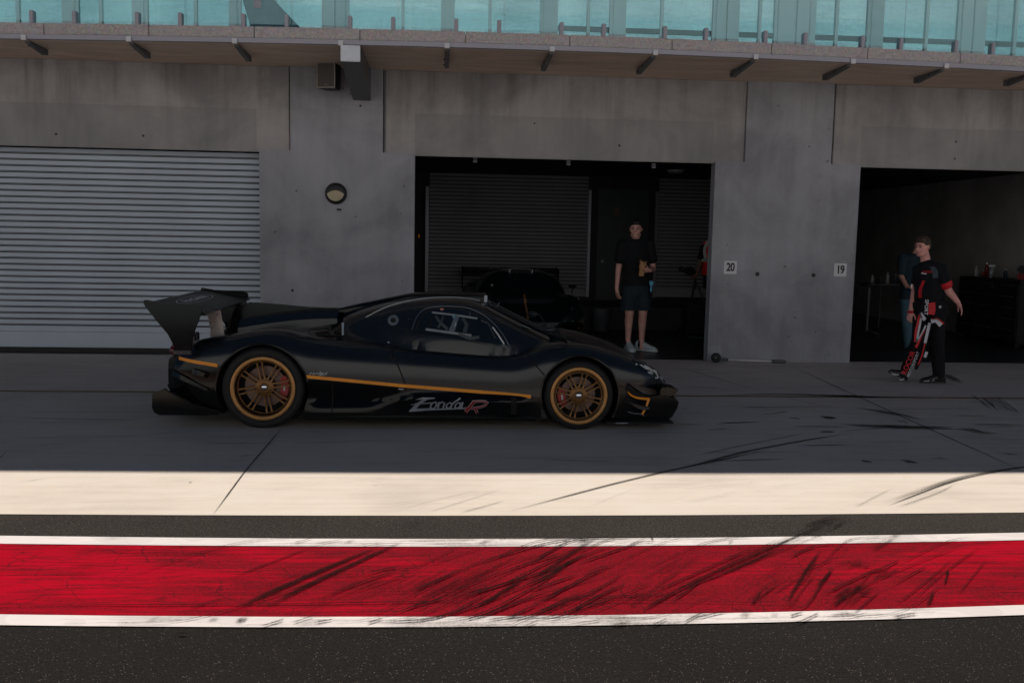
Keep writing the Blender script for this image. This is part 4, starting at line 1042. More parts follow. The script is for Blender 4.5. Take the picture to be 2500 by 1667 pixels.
# front splitter, nose winglet, dive planes
spl = [(3.13,.075),(3.66,.075),(3.70,.10),(3.745,.185),(3.755,.235),(3.735,.262),(3.66,.285),(3.58,.30),(3.45,.28),(3.30,.20),(3.13,.17)]
m_ = MB(); rings = []
for i in range(25):
    y = -.80+1.6*i/24; k = abs(y)/.8; cut_ = .16*k**3
    rings.append([(x-cut_*(x-3.13)/.6*0 - (.02*k**4), y, z) for x, z in spl])
m_.loft(rings); m_.build('front_splitter', M['gloss'], CAR, ang=30)
m_ = MB(); m_.prism([(3.05,.058),(3.66,.06),(3.66,.074),(3.05,.074)], -.93, .93); m_.build('splitter_plank', M['well'], CAR)
for s_ in (-1, 1):
    m_ = MB(); m_.prism([(3.55,.375),(3.615,.385),(3.700,.368),(3.715,.358),(3.68,.315),(3.64,.298),(3.54,.31)], s_*.60, s_*.86); m_.build('nose_winglet', M['gloss'], CAR, bevel=.006)
    m_ = MB(); m_.box(3.13, 3.24, s_*.932-.004, s_*.932+.004, .060, .068); m_.build('plank_edge', M['decal_silver'], CAR)
def nose_y(x): return -side(min(x, 3.60), .45, 0).y
def leaf(px, name, mat, yo0, yo1, k=5, thick=.012, tilt=.0):
    """leaf-shaped plate standing proud of the flank; outline given in photo pixels"""
    for s_ in (-1, 1):
        P = [lx(p.x, p.y, 8.36) for p in dense(px+[px[0]], k)[:-1]]
        zc = sum(p[1] for p in P)/len(P); vs = []
        for x, z in P: vs.append((x, s_*(nose_y(x)+yo0+(zc-z)*tilt), z))
        for x, z in P: vs.append((x, s_*(nose_y(x)-.05), z+.002))
        n = len(P); m_ = MB(); tri = tessellate_polygon([[Vector((x, z, 0)) for x, z in P]])
        m_.add(vs, [tuple(t) for t in tri]+[(i, (i+1) % n, (i+1) % n+n, i+n) for i in range(n)]); m_.build(name, mat, CAR)
u5 = lambda L: [(1500+u/8.711, 880+v/8.711) for u, v in L]
M['dive'] = simple('dive_plane', (.09, .075, .066), .35, coat=.4)
leaf(u5([(315,488),(430,520),(700,600),(900,660),(1030,720),(1068,765),(1020,795),(900,795),(740,755),(600,690),(450,590)]), 'dive_plane', M['dive'], .03, 0, tilt=-.3)
leaf(u5([(330,900),(480,950),(700,1010),(810,1050),(815,1070),(740,1085),(640,1080),(520,1030),(420,965)]), 'dive_plane', M['dive'], .03, 0, tilt=-.3)
def flank(px, w_, name, mat, off=.004, k=5, th=.004, smooth=True, parent=CAR, Y=8.36):
    out = []
    for s_ in (-1, 1):
        P = []
        for p in (dense(px, k) if smooth else lin(px, k)):
            x, z = lx(p.x, p.y, Y); P.append(Vector((x, s_*(nose_y(x)+off), z)))
        w0, w1 = w_ if isinstance(w_, tuple) else (w_, w_)
        out.append(ribbon(P, w0, w1, name, mat, parent, th))
    return out
flank(u5([(290,665),(360,740),(480,800),(600,830),(800,862)]), (.010, .024), 'nose_stripe', M['orange'], .012)
flank(u5([(800,850),(760,940),(735,1010)]), .020, 'nose_stripe', M['orange'], .012, smooth=False)
flank(u5([(690,1090),(620,1175)]), .018, 'nose_stripe', M['orange'], .012, smooth=False)
flank(u5([(300,1095),(450,1145),(560,1155),(690,1215)]), .008, 'nose_edge', M['silver_frame'], .01)
# dark intake areas behind the dive planes
flank(u5([(250,560),(400,700),(700,800)]), (.06, .05), 'nose_intake', M['well'], .003); flank(u5([(260,840),(420,950),(640,1040)]), (.05, .03), 'nose_intake', M['well'], .003)
# headlamp cover with white strokes drawn over it
hl_t = [lx(*p, 8.5) for p in u3p([(1290,770),(1450,822),(1600,884),(1735,948)])]; hl_b = [lx(*p, 8.5) for p in u3p([(1290,785),(1400,880),(1550,1000),(1690,1082)])]
def marks_on(px, w_, parent, name='headlamp_stroke', mat=None):
    P = [hitpx(p.x, p.y, .008) for p in lin(px, 3)]; return ribbon(P, w_, w_, name, mat or M['decal_white'], parent, .002)
HT = dense(u3p([(1345,800),(1450,822),(1600,884),(1738,950)])); HB = dense(u3p([(1345,806),(1400,880),(1540,985),(1672,1062)])); gv = []; gf = []; nx_, nz_ = 20, 8
for i in range(nx_+1):
    f_ = i/nx_; a = HT[round(f_*(len(HT)-1))]; b = HB[round(f_*(len(HB)-1))]
    for j in range(nz_+1): q = b.lerp(a, j/nz_*.93); gv.append(hitpx(q.x, q.y, .005))
for i in range(nx_):
    for j in range(nz_): a = i*(nz_+1)+j; gf.append((a, a+nz_+1, a+nz_+2, a+1))
for s_ in (-1, 1):
    m_ = MB(); m_.add([(v.x, v.y if s_ < 0 else -v.y, v.z) for v in gv], gf); hl = m_.build('headlamp', M['car_glass'], CAR, smooth=True)
    if s_ < 0:
        for L, w_ in (([(450,75),(465,105)],.014), ([(535,105),(560,105),(600,140),(680,190)],.008), ([(615,115),(700,150),(790,215),(830,240),(875,270)],.010), ([(640,140),(740,190),(800,215)],.012), ([(655,165),(720,200)],.010), ([(815,205),(870,240),(880,275)],.010),
                      ([(870,275),(905,320),(905,370),(850,370)],.010), ([(700,245),(765,285)],.010), ([(735,225),(790,260)],.010), ([(780,300),(800,270)],.006)):
            marks_on(u5(L), w_, hl)
        decal_text('AP', .06, M['decal_white'], 'nose_lettering', hl, Matrix.Translation((0, 0, 0)), lambda c_: hitpx(1500+(995+ (c_.x*1.0+c_.y*.45)*1150)/8.711, 880+(372+(c_.x*.75-c_.y*1.35)*1150)/8.711, .008), extrude=.0003, offset=.001)
# door mirrors on stalks
for s_ in (-1, 1):
    m_ = MB(); rings = []
    for t_, rx in ((0,.006),(.15,.04),(.45,.055),(.8,.05),(1,.012)):
        rings.append([(2.455+.125*t_, s_*(.84+rx*1.35*math.cos(2*math.pi*k/14)), .895+.006*t_+rx*.55*math.sin(2*math.pi*k/14)) for k in range(14)])
    m_.loft(rings); mr = m_.build('mirror', M['satin'], CAR, smooth=True)
    m_ = MB(); m_.tube([(2.575, s_*.84, .90), (2.60, s_*.84, .895), (2.64, s_*.82, .83), (2.685, s_*.80, .775)], [.012, .010, .008, .012], 8); m_.build('mirror_stalk', M['gloss'], mr, smooth=True)
    m_ = MB(); m_.ball((2.69, s_*.80, .783), (.03, .012, .006), 10, 6); m_.build('stalk_foot', M['silver_frame'], mr)
# lettering on the skirt
def skirt(px, py): return side(*lx(px, py, 8.36), .006)
zz_ = lambda L: [(940+u/6.5333, 930+v/6.5333) for u, v in L]
def letter(px, name, mat, parent, off=.005):
    P = [lx(*p, 8.36) for p in zz_(px)]; tri = tessellate_polygon([[Vector((x, z, 0)) for x, z in P]]); n = len(P)
    vs = [side(x, z, off) for x, z in P]+[side(x, z, off-.004) for x, z in P]
    m_ = MB(); m_.add(vs, [tuple(t) for t in tri]+[(i, (i+1) % n, (i+1) % n+n, i+n) for i in range(n)]); return m_.build(name, mat, parent)
sk = [o for o in CAR.children if o.name.startswith('side_skirt')][0]
DS = M['decal_silver']
letter([(485,292),(600,255),(800,255),(790,272),(690,285),(580,350),(745,330),(730,352),(560,368),(500,440),(720,432),(730,455),(600,478),(380,490),(390,468),(490,365),(415,385),(412,375),(520,345),(610,275)], 'name_lettering', DS, sk)
def oval(cx, cy, rx, ry, w_, a0=0, a1=360, sh=-.35, n=22):
    out = []; inn_ = []
    for k in range(n+1):
        t_ = R(a0+(a1-a0)*k/n); o1 = (cx+rx*math.cos(t_)+sh*ry*math.sin(t_), cy+ry*math.sin(t_)); i1 = (cx+(rx-w_)*math.cos(t_)+sh*(ry-w_*.8)*math.sin(t_), cy+(ry-w_*.8)*math.sin(t_)); out.append(o1); inn_.append(i1)
    return out+inn_[::-1]
def stroke(L, w_):
    """thick polyline outline in zoom units"""
    P = [Vector((*p, 0)) for p in L]; a = []; b = []
    for i, p in enumerate(P):
        d = (P[min(i+1, len(P)-1)]-P[max(i-1, 0)]).normalized(); n = Vector((-d.y, d.x, 0))*w_/2; a.append((p.x+n.x, p.y+n.y)); b.append((p.x-n.x, p.y-n.y))
    return a+b[::-1]
letter(oval(775, 385, 58, 66, 28, 2, 358), 'name_lettering', DS, sk)
letter(stroke([(868,325),(840,430)], 32), 'name_lettering', DS, sk); letter(stroke([(868,350),(915,328),(950,345),(925,432)], 28), 'name_lettering', DS, sk)
letter(oval(1020, 385, 52, 55, 26, 2, 358), 'name_lettering', DS, sk, .0054); letter(stroke([(1200,265),(1110,325),(1072,360),(1048,432)], 26), 'name_lettering', DS, sk, .0058)
letter(oval(1160, 385, 52, 55, 26, 2, 358), 'name_lettering', DS, sk); letter(stroke([(1240,328),(1210,434)], 32), 'name_lettering', DS, sk)
letter(stroke([(640,462),(800,452),(1000,445),(1300,430)], 24), 'name_lettering', DS, sk)
def Rl(w_, mat, off):
    letter(stroke([(1425,305),(1375,375),(1285,495)], 38+w_), 'letter_r', mat, sk, off)
    letter(stroke([(1400,320),(1500,308),(1600,315),(1635,330),(1600,375),(1520,410),(1400,430),(1270,432)], 24+w_), 'letter_r', mat, sk, off+.0004)
    letter(stroke([(1435,425),(1470,510)], 32+w_), 'letter_r', mat, sk, off+.0008)
Rl(12, M['decal_white'], .005); Rl(0, M['decal_red'], .0075)
# signature above the stripe
sg = [(215,965),(235,940),(250,960),(262,935),(258,962),(275,955),(290,945),(292,958),(305,948),(312,957),(322,930),(330,960),(318,968),(345,940),(340,962),(360,945),(365,956),(388,938),(378,955)]
P = [hitpx(*p, .003) for p in u2p([(a, b-4) for a, b in sg])]; ribbon(P, .005, .005, 'signature', M['decal_white'], body, .001)
P = [hitpx(*p, .003) for p in u2p([(300,966),(350,962),(386,955)])]; ribbon(P, .003, .003, 'signature', M['decal_white'], body, .001)
ribbon([side(*lx(*p, 8.36), .004) for p in u2p([(1070,1094),(1118,1098)])], .010, .010, 'jack_plate', M['decal_silver'], sk, .003)
# lower skirt blade and vertical gaps
for s_ in (-1, 1):
    m_ = MB(); m_.box(.36, 2.40, s_*.955-.02, s_*.955+.02, .085, .115); m_.build('skirt_blade', M['gloss'], CAR, bevel=.004)
    P = [side(.60+.0*i, .42-.03*i, .002, s_) for i in range(10)]; ribbon(P, .010, .010, 'skirt_gap', M['well'], CAR, .001)
    P = [side(2.20, .30-.02*i, .002, s_) for i in range(9)]; ribbon(P, .05, .05, 'skirt_gap', M['well'], CAR, .002)

# wheels
def make_wheel(rt_, rr, depth, ang0, w_, cal_side, face=-.965):
    """wheel whose outer face looks towards -y; returns the rim with its sub-parts"""
    m_ = MB(); m_.lathe([(rr+.012,face+.012),(rr+.03,face+.002),(rt_-.05,face-.006),(rt_-.018,face+.002),(rt_-.004,face+.03),(rt_,face+.06),(rt_,face+w_-.06),(rt_-.01,face+w_-.02),(rt_-.05,face+w_),(rr,face+w_)], 72, 'y')
    ty = m_.build('tyre', M['tyre'], None, ang=50)
    m_ = MB(); m_.lathe([(rr+.016,face+.016),(rr+.014,face+.000),(rr+.004,face-.006),(rr-.012,face-.004),(rr-.020,face+.004),(rr-.022,face+.014)], 72, 'y')
    rim = m_.build('wheel', M['gold'], None, ang=45)
    m_ = MB(); m_.lathe([(rr-.0215,face+.0142),(rr-.034,face+depth),(rr-.036,face+depth+.02),(rr-.03,face+depth+.10),(rr-.03,face+w_-.03)], 72, 'y'); m_.build('rim_barrel', simple('rim_barrel', (.055, .028, .010), .4, .5), rim, ang=45)
    # a slim step at the bottom of the lip
    m_ = MB(); m_.lathe([(rr-.034,face+depth*.98),(rr-.037,face+depth*.94),(rr-.041,face+depth),(rr-.041,face+depth+.03)], 64, 'y'); m_.build('rim_step', M['gold_dark'], rim, smooth=True)
    yh = face+depth+.004
    for k in range(8):
        a = R(ang0+45*k); m_ = MB()
        for sd_ in (-1, 1):
            ca, sa = math.cos(a), math.sin(a); n_ = Vector((-sa, 0, ca)); d_ = Vector((ca, 0, sa)); rings = []
            for t_, of, wd, yy in ((.062,.020,.009,yh+.000),(.10,.0175,.0062,yh+.004),(.17,.019,.006,yh+.004),(rr-.038,.0235,.0075,yh-.002)):
                c = d_*t_+n_*of*sd_; rings.append([c+n_*wd+Vector((0,yy,0)), c-n_*wd+Vector((0,yy,0)), c-n_*wd*.8+Vector((0,yy+.035,0)), c+n_*wd*.8+Vector((0,yy+.035,0))])
            m_.loft(rings)
        m_.build('spoke', M['gold_dark'], rim, bevel=.0015)
    m_ = MB(); m_.lathe([(.001,yh-.004),(.034,yh-.004),(.036,yh-.014),(.042,yh-.014),(.045,yh-.006),(.066,yh-.003),(.080,yh+.006),(.082,yh+.04)], 40, 'y'); hb = m_.build('hub', M['gold_dark'], rim, ang=35)
    m_ = MB(); m_.lathe([(.001,yh-.020),(.018,yh-.018),(.029,yh-.011),(.031,yh-.004)], 28, 'y'); m_.build('centre_cap', M['chrome'], rim, smooth=True)
    dr_ = rr-.085
    m_ = MB(); m_.lathe([(.09,yh+.07),(dr_,yh+.07),(dr_,yh+.10),(.09,yh+.10)], 64, 'y'); dk = m_.build('brake_disc', M['disc'], rim)
    m_ = MB(); m_.lathe([(.001,yh+.06),(.085,yh+.06),(.092,yh+.068),(.092,yh+.1)], 32, 'y')
    for k in range(10):
        a = 2*math.pi*k/10; m_.ball((.082*math.cos(a), yh+.058, .082*math.sin(a)), .006, 6, 4)
    m_.build('disc_bell', M['well'], rim)
    # caliper: curved block hugging the disc edge
    cal = MB(); rings = []
    for i in range(13):
        a = R(cal_side+(-34+68*i/12)); k = math.sin(math.pi*i/12)**.35*.5+.5; r0 = dr_-.045*k; r1 = dr_+.028*k
        rings.append([(r0*math.cos(a), yh+.045, r0*math.sin(a)), (r1*math.cos(a), yh+.045, r1*math.sin(a)), (r1*math.cos(a), yh+.12, r1*math.sin(a)), (r0*math.cos(a), yh+.12, r0*math.sin(a))])
    cal.loft(rings); cp = cal.build('brake_caliper', M['caliper'], rim, bevel=.005)
    a = R(cal_side); m_ = MB(); m_.loft([[(((dr_-.012)*math.cos(a+t_)+q*math.cos(a)), yh+.043, ((dr_-.012)*math.sin(a+t_)+q*math.sin(a))) for t_, q in ((-.16,-.008),(.16,-.008),(.16,.008),(-.16,.008))], [(((dr_-.012)*math.cos(a+t_)+q*math.cos(a)), yh+.044, ((dr_-.012)*math.sin(a+t_)+q*math.sin(a))) for t_, q in ((-.16,-.008),(.16,-.008),(.16,.008),(-.16,.008))]]); m_.build('caliper_mark', M['decal_white'], rim)
    m_ = MB(); m_.lathe([(.001,yh+.13),(rr-.02,yh+.13),(rr-.02,yh+.16)], 40, 'y'); m_.build('wheel_back', M['well'], rim)
    ty.parent = rim
    return rim
for (x, rt_, rr, dep, a0, w_, cs) in ((.0, .360, .266, .075, 11, .33, -3), (2.785, .316, .244, .022, 30, .27, 190)):
    wl_ = make_wheel(rt_, rr, dep, a0, w_, cs); wl_.parent = CAR; wl_.location = (x, 0, rt_-.002)
    w2 = copy_tree(wl_, CAR); w2.location = (x, 0, rt_-.002); w2.rotation_euler = (0, 0, math.pi)
    # inner arch liner so the well reads black
m_ = MB(); m_.box(-.7, 3.1, -.50, .50, .10, .16); m_.build('underfloor', M['well'], CAR)

# ------------------------------------------------------------------ second car of the same kind inside the garage, nose towards the pit lane
car2 = copy_tree(CAR)
car2['label'] = 'dark race car parked nose out inside the open garage behind the moving car'
p = at(1285, 700, 15.2)
car2.location = (p.x+.02, 15.2+3.35, .01); car2.rotation_euler = (0, 0, R(-90))
# its centre stripe
def top2(x, y, off): return top(x, y, off)
P = [top2(2.72+.85*i/20, -.0, .004) for i in range(21)]
ribbon(P, .035, .03, 'bonnet_stripe', M['gold'], car2, .003, dirn=Vector((0, 0, 1)))

for s_ in (1,):
    for px, py in ((1393, 746), (1411, 742)):
        a = at(px, py, 15.9); m_ = MB(); m_.ball((0, 0, 0), (.03, .022, .03), 14, 10); o = m_.build('round_lamp', simple('lamp_glass', (.5, .5, .48), .15, .4), None, smooth=True)
        o.parent = car2; v = Vector((a.x, 15.9, a.z))-Vector(car2.location); o.location = (-v.y, v.x, v.z); o.location.x = -v.y
        h = bvh.ray_cast(Vector((o.location.x, o.location.y, 2)), Vector((0, 0, -1)))
        if h[0] is not None: o.location.z = h[0].z+.012
# ------------------------------------------------------------------ people
def skin_mat(name, col):
    t = NT(name); g = t.geo(obj=True); n = t.noise(g, 14, 4)
    c = t.ramp(n, [(.3, tuple(v*.85 for v in col)), (.7, tuple(v*1.12 for v in col))]); m_ = t.bsdf(c, .5, 0, n, .1, .002)
    t.b.inputs['Subsurface Weight'].default_value = .05; return m_
def cloth(name, col, sc=11, fold=.9):
    t = NT(name); g = t.geo((1, 1, .55), obj=True); n = t.noise(g, sc, 5, .6, 1.2)
    c = t.ramp(n, [(.3, tuple(v*.8 for v in col)), (.7, tuple(v*1.2 for v in col))]); return t.bsdf(c, .85, 0, n, fold, .02, spec=.2)
M['skin'] = skin_mat('skin', (.62, .33, .27)); M['skin2'] = skin_mat('skin_ruddy', (.80, .38, .32)); M['skin3'] = skin_mat('skin_dark', (.22, .12, .09))
M['hair'] = simple('dark_hair', (.012, .009, .008), .6, var=.4, sc=60); M['hair2'] = simple('brown_hair', (.055, .028, .018), .55, var=.5, sc=60)
M['shirt_black'] = cloth('black_cotton', (.011, .012, .014)); M['shorts'] = cloth('navy_cotton', (.022, .032, .040)); M['navy'] = cloth('navy_shirt', (.022, .040, .055)); M['jeans'] = cloth('blue_denim', (.075, .155, .20))
M['suit'] = cloth('black_race_suit', (.013, .013, .015)); M['vest_red'] = cloth('red_vest', (.75, .03, .02)); M['shoe_grey'] = simple('grey_mesh_shoe', (.46, .53, .56), .7, var=.2, sc=30)
M['sole'] = simple('white_sole', (.62, .66, .68), .5); M['shoe_black'] = simple('black_shoe', (.012, .012, .013), .35); M['red_trim'] = simple('red_trim', (.60, .012, .02), .6); M['white_trim'] = simple('white_trim', (.62, .62, .66), .6)
M['eye'] = simple('eye', (.03, .02, .018), .2); M['reflect'] = simple('reflective_tape', (.55, .53, .52), .5)
def cap(mb, a, b, ra, rb, n=14, sq=(1, 1)):
    a = Vector(a); b = Vector(b); d = b-a; L = d.length; d = d/L if L > 1e-6 else Vector((0, 0, 1))
    rings = []; ref = Vector((0, 1, 0)) if abs(d.y) < .9 else Vector((1, 0, 0))
    u = (ref-d*ref.dot(d)).normalized(); v = d.cross(u); pr = []
    for i in range(1, 6): t = math.pi/2*i/5; pr.append((-ra*math.cos(t), ra*math.sin(t), 0))
    for i in range(6): t = math.pi/2*i/5; pr.append((rb*math.sin(t), rb*math.cos(t) if i < 5 else rb*.05, 1))
    pr = [(-ra*.999, ra*.05, 0)]+pr
    for h, r_, e in pr:
        c = (b if e else a)+d*h; rings.append([c+(u*math.cos(2*math.pi*k/n)*sq[0]+v*math.sin(2*math.pi*k/n)*sq[1])*r_ for k in range(n)])
    mb.loft(rings)
def limb(mb, pts, rs, **k):
    for i in range(len(pts)-1): cap(mb, pts[i], pts[i+1], rs[i], rs[i+1], **k)
def ell_loft(mb, secs, n=24):
    """secs: (centre, half width along a, half depth along b, a, b)"""
    rings = []
    for c, rx, ry, a, b in secs: rings.append([Vector(c)+a*math.cos(2*math.pi*k/n)*rx+b*math.sin(2*math.pi*k/n)*ry for k in range(n)])
    mb.loft(rings)
def vox(mb, name, mat, parent, size=.007, it=4, base=Vector((0, 0, 0)), disp=0):
    o = mb.build(name, mat, None); 
    md = o.modifiers.new('r', 'REMESH'); md.mode = 'VOXEL'; md.voxel_size = size; md.use_smooth_shade = True
    m2 = o.modifiers.new('s', 'SMOOTH'); m2.factor = .5; m2.iterations = it
    evalmesh(o); o.data.transform(Matrix.Translation(-base)); o.data.name = name
    if not o.data.materials: o.data.materials.append(mat)
    o.data.polygons.foreach_set('use_smooth', [True]*len(o.data.polygons)); o.parent = parent; return o
def hand(mb, wrist, d, nrm, k=1., curl=25, side_=1, spread=.0, fist=False):
    """d: direction of the fingers, nrm: the way the palm faces, side_: the side the thumb is on"""
    d = Vector(d).normalized(); nrm = Vector(nrm); nrm = (nrm-d*nrm.dot(d)).normalized(); w_ = d.cross(nrm)*side_; W0 = Vector(wrist)
    limb(mb, [W0, W0+d*.05*k], [.024*k, .026*k], sq=(1, 1))
    for q in (-.026, -.009, .009, .026): cap(mb, W0+d*.03*k+w_*q*.8*k, W0+d*.088*k+w_*q*k, .013*k, .0115*k)
    for i, (q, L) in enumerate(((.028, .072), (.0095, .080), (-.0095, .075), (-.028, .060))):
        p = W0+d*.09*k+w_*q*k; a = 0
        for j, f in enumerate((.45, .32, .23)):
            a += R(curl*(1+.12*i)*(1 if j else .8)); e = p+(d*math.cos(a)+nrm*math.sin(a)+w_*spread*q*8)*L*f*k; cap(mb, p, e, (.0088-.0009*j)*k, (.0082-.0009*j)*k); p = e
    p = W0+d*.028*k+w_*.024*k
    for j, (f, a) in enumerate(((.036, 42), (.030, 25), (.024, 12))):
        e = p+(d*math.cos(R(a))+w_*math.sin(R(a))+nrm*.35)*f*k; cap(mb, p, e, (.0115-.001*j)*k, (.0105-.001*j)*k); p = e
def head_parts(mb, c, k, F, body_skin=True):
    """c: centre of the skull, k: head height / 0.235, F: 3x3 frame (right, face direction, up)"""
    X, Fw, U = F; P = lambda x, f, u: Vector(c)+(X*x+Fw*f+U*u)*k
    rot = Matrix((X, Fw, U)).transposed()
    mb.ball(P(0, -.012, .028), (.076*k, .094*k, .088*k), 20, 14, rot)
    mb.ball(P(0, .030, -.035), (.060*k, .060*k, .078*k), 18, 12, rot)
    mb.ball(P(0, .050, -.085), (.034*k, .036*k, .028*k), 14, 10, rot)          # chin
    for s_ in (-1, 1):
        mb.ball(P(.040*s_, .040, -.020), (.030*k, .032*k, .030*k), 12, 8, rot)  # cheek
        mb.ball(P(.030*s_, .070, .028), (.030*k, .014*k, .009*k), 12, 8, rot)   # brow
        cap(mb, P(.072*s_, -.010, .018), P(.080*s_, -.020, -.012), .014*k, .010*k) # ear
        cap(mb, P(.050*s_, .010, -.070), P(.028*s_, .050, -.088), .022*k, .020*k)
    cap(mb, P(0, .082, .014), P(0, .102, -.018), .009*k, .0135*k); mb.ball(P(0, .090, -.024), (.018*k, .012*k, .010*k), 10, 8, rot)
    cap(mb, P(-.020, .080, -.052), P(.020, .080, -.052), .009*k, .009*k); cap(mb, P(-.016, .080, -.063), P(.016, .080, -.063), .0095*k, .0095*k)
    return P, rot
def face(parent, base, P, rot, k, hairmat, hair, beard=None):
    for s_ in (-1, 1):
        m_ = MB(); m_.ball(P(.031*s_, .079, .010), (.013*k, .008*k, .0065*k), 12, 8, rot); o = m_.build('eye', M['eye'], None, smooth=True); o.data.transform(Matrix.Translation(-base)); o.parent = parent
        m_ = MB(); limb(m_, [P(.016*s_, .088, .030), P(.034*s_, .087, .036), P(.050*s_, .074, .030)], [.004*k, .0045*k, .003*k], n=8); o = m_.build('eyebrow', hairmat, None, smooth=True); o.data.transform(Matrix.Translation(-base)); o.parent = parent
    m_ = MB(); limb(m_, [P(-.020, .0885, -.0575), P(0, .0915, -.0575), P(.020, .0885, -.0575)], [.0028*k]*3, n=8); o = m_.build('mouth', M['caliper'] if False else simple('lip', (.22, .08, .07), .5), None, smooth=True); o.data.transform(Matrix.Translation(-base)); o.parent = parent
    m_ = MB(); rnd = random.Random(3)
    for x, f, u, rx, rf, ru in hair: m_.ball(P(x, f, u), (rx*k, rf*k, ru*k), 16, 10, rot)
    vox(m_, 'hair', hairmat, parent, .006, 2, base)
    if beard:
        m_ = MB()
        for x, f, u, rx, rf, ru in beard: m_.ball(P(x, f, u), (rx*k, rf*k, ru*k), 14, 10, rot)
        vox(m_, 'beard', simple('stubble', (.07, .035, .026), .7), parent, .006, 2, base)
def frame(yaw, nod=0):
    f = Vector((math.sin(yaw)*math.cos(nod), -math.cos(yaw)*math.cos(nod), math.sin(nod))); x = Vector((math.cos(yaw), math.sin(yaw), 0)); return x, f, x.cross(f)*-1 if x.cross(f).z < 0 else x.cross(f)
def shoe(name, heel, toe, mat, solemat, parent, base, w_=.05, h=.075, lift=0):
    H = Vector(heel); T = Vector(toe); d = (T-H).normalized(); s_ = d.cross(Vector((0, 0, 1))).normalized(); U = s_.cross(d); L = (T-H).length
    rings = []
    for t, ww, hh in ((0, .55, .80), (.06, .78, 1.0), (.2, .85, 1.05), (.35, .82, 1.0), (.5, .88, .80), (.68, 1.0, .62), (.84, .92, .50), (.95, .66, .42), (1, .35, .30)):
        c = H+d*L*t; rings.append([c+s_*w_*ww*math.cos(a)+U*(h*hh*(math.sin(a)*.5+.5)) for a in [2*math.pi*q/18 for q in range(18)]])
    m_ = MB(); m_.loft(rings); o = vox(m_, name, mat, parent, .006, 3, base)
    rings = []
    for t, ww in ((-.02, .6), (.06, .86), (.3, .86), (.5, .9), (.7, 1.04), (.85, .95), (.96, .7), (1.02, .35)):
        c = H+d*L*t; rings.append([c+s_*w_*ww*a+U*b for a, b in ((-1, 0), (1, 0), (1, .018), (-1, .018))])
    m_ = MB(); m_.loft(rings); q = m_.build('sole', solemat, None, bevel=.003); q.data.transform(Matrix.Translation(-base)); q.parent = o
    return o
def put(mb, name, mat, parent, base, **k):
    o = mb.build(name, mat, None, **k); o.data.transform(Matrix.Translation(-base)); o.parent = parent; return o
Xw, Yw_, Zw = Vector((1, 0, 0)), Vector((0, 1, 0)), Vector((0, 0, 1))

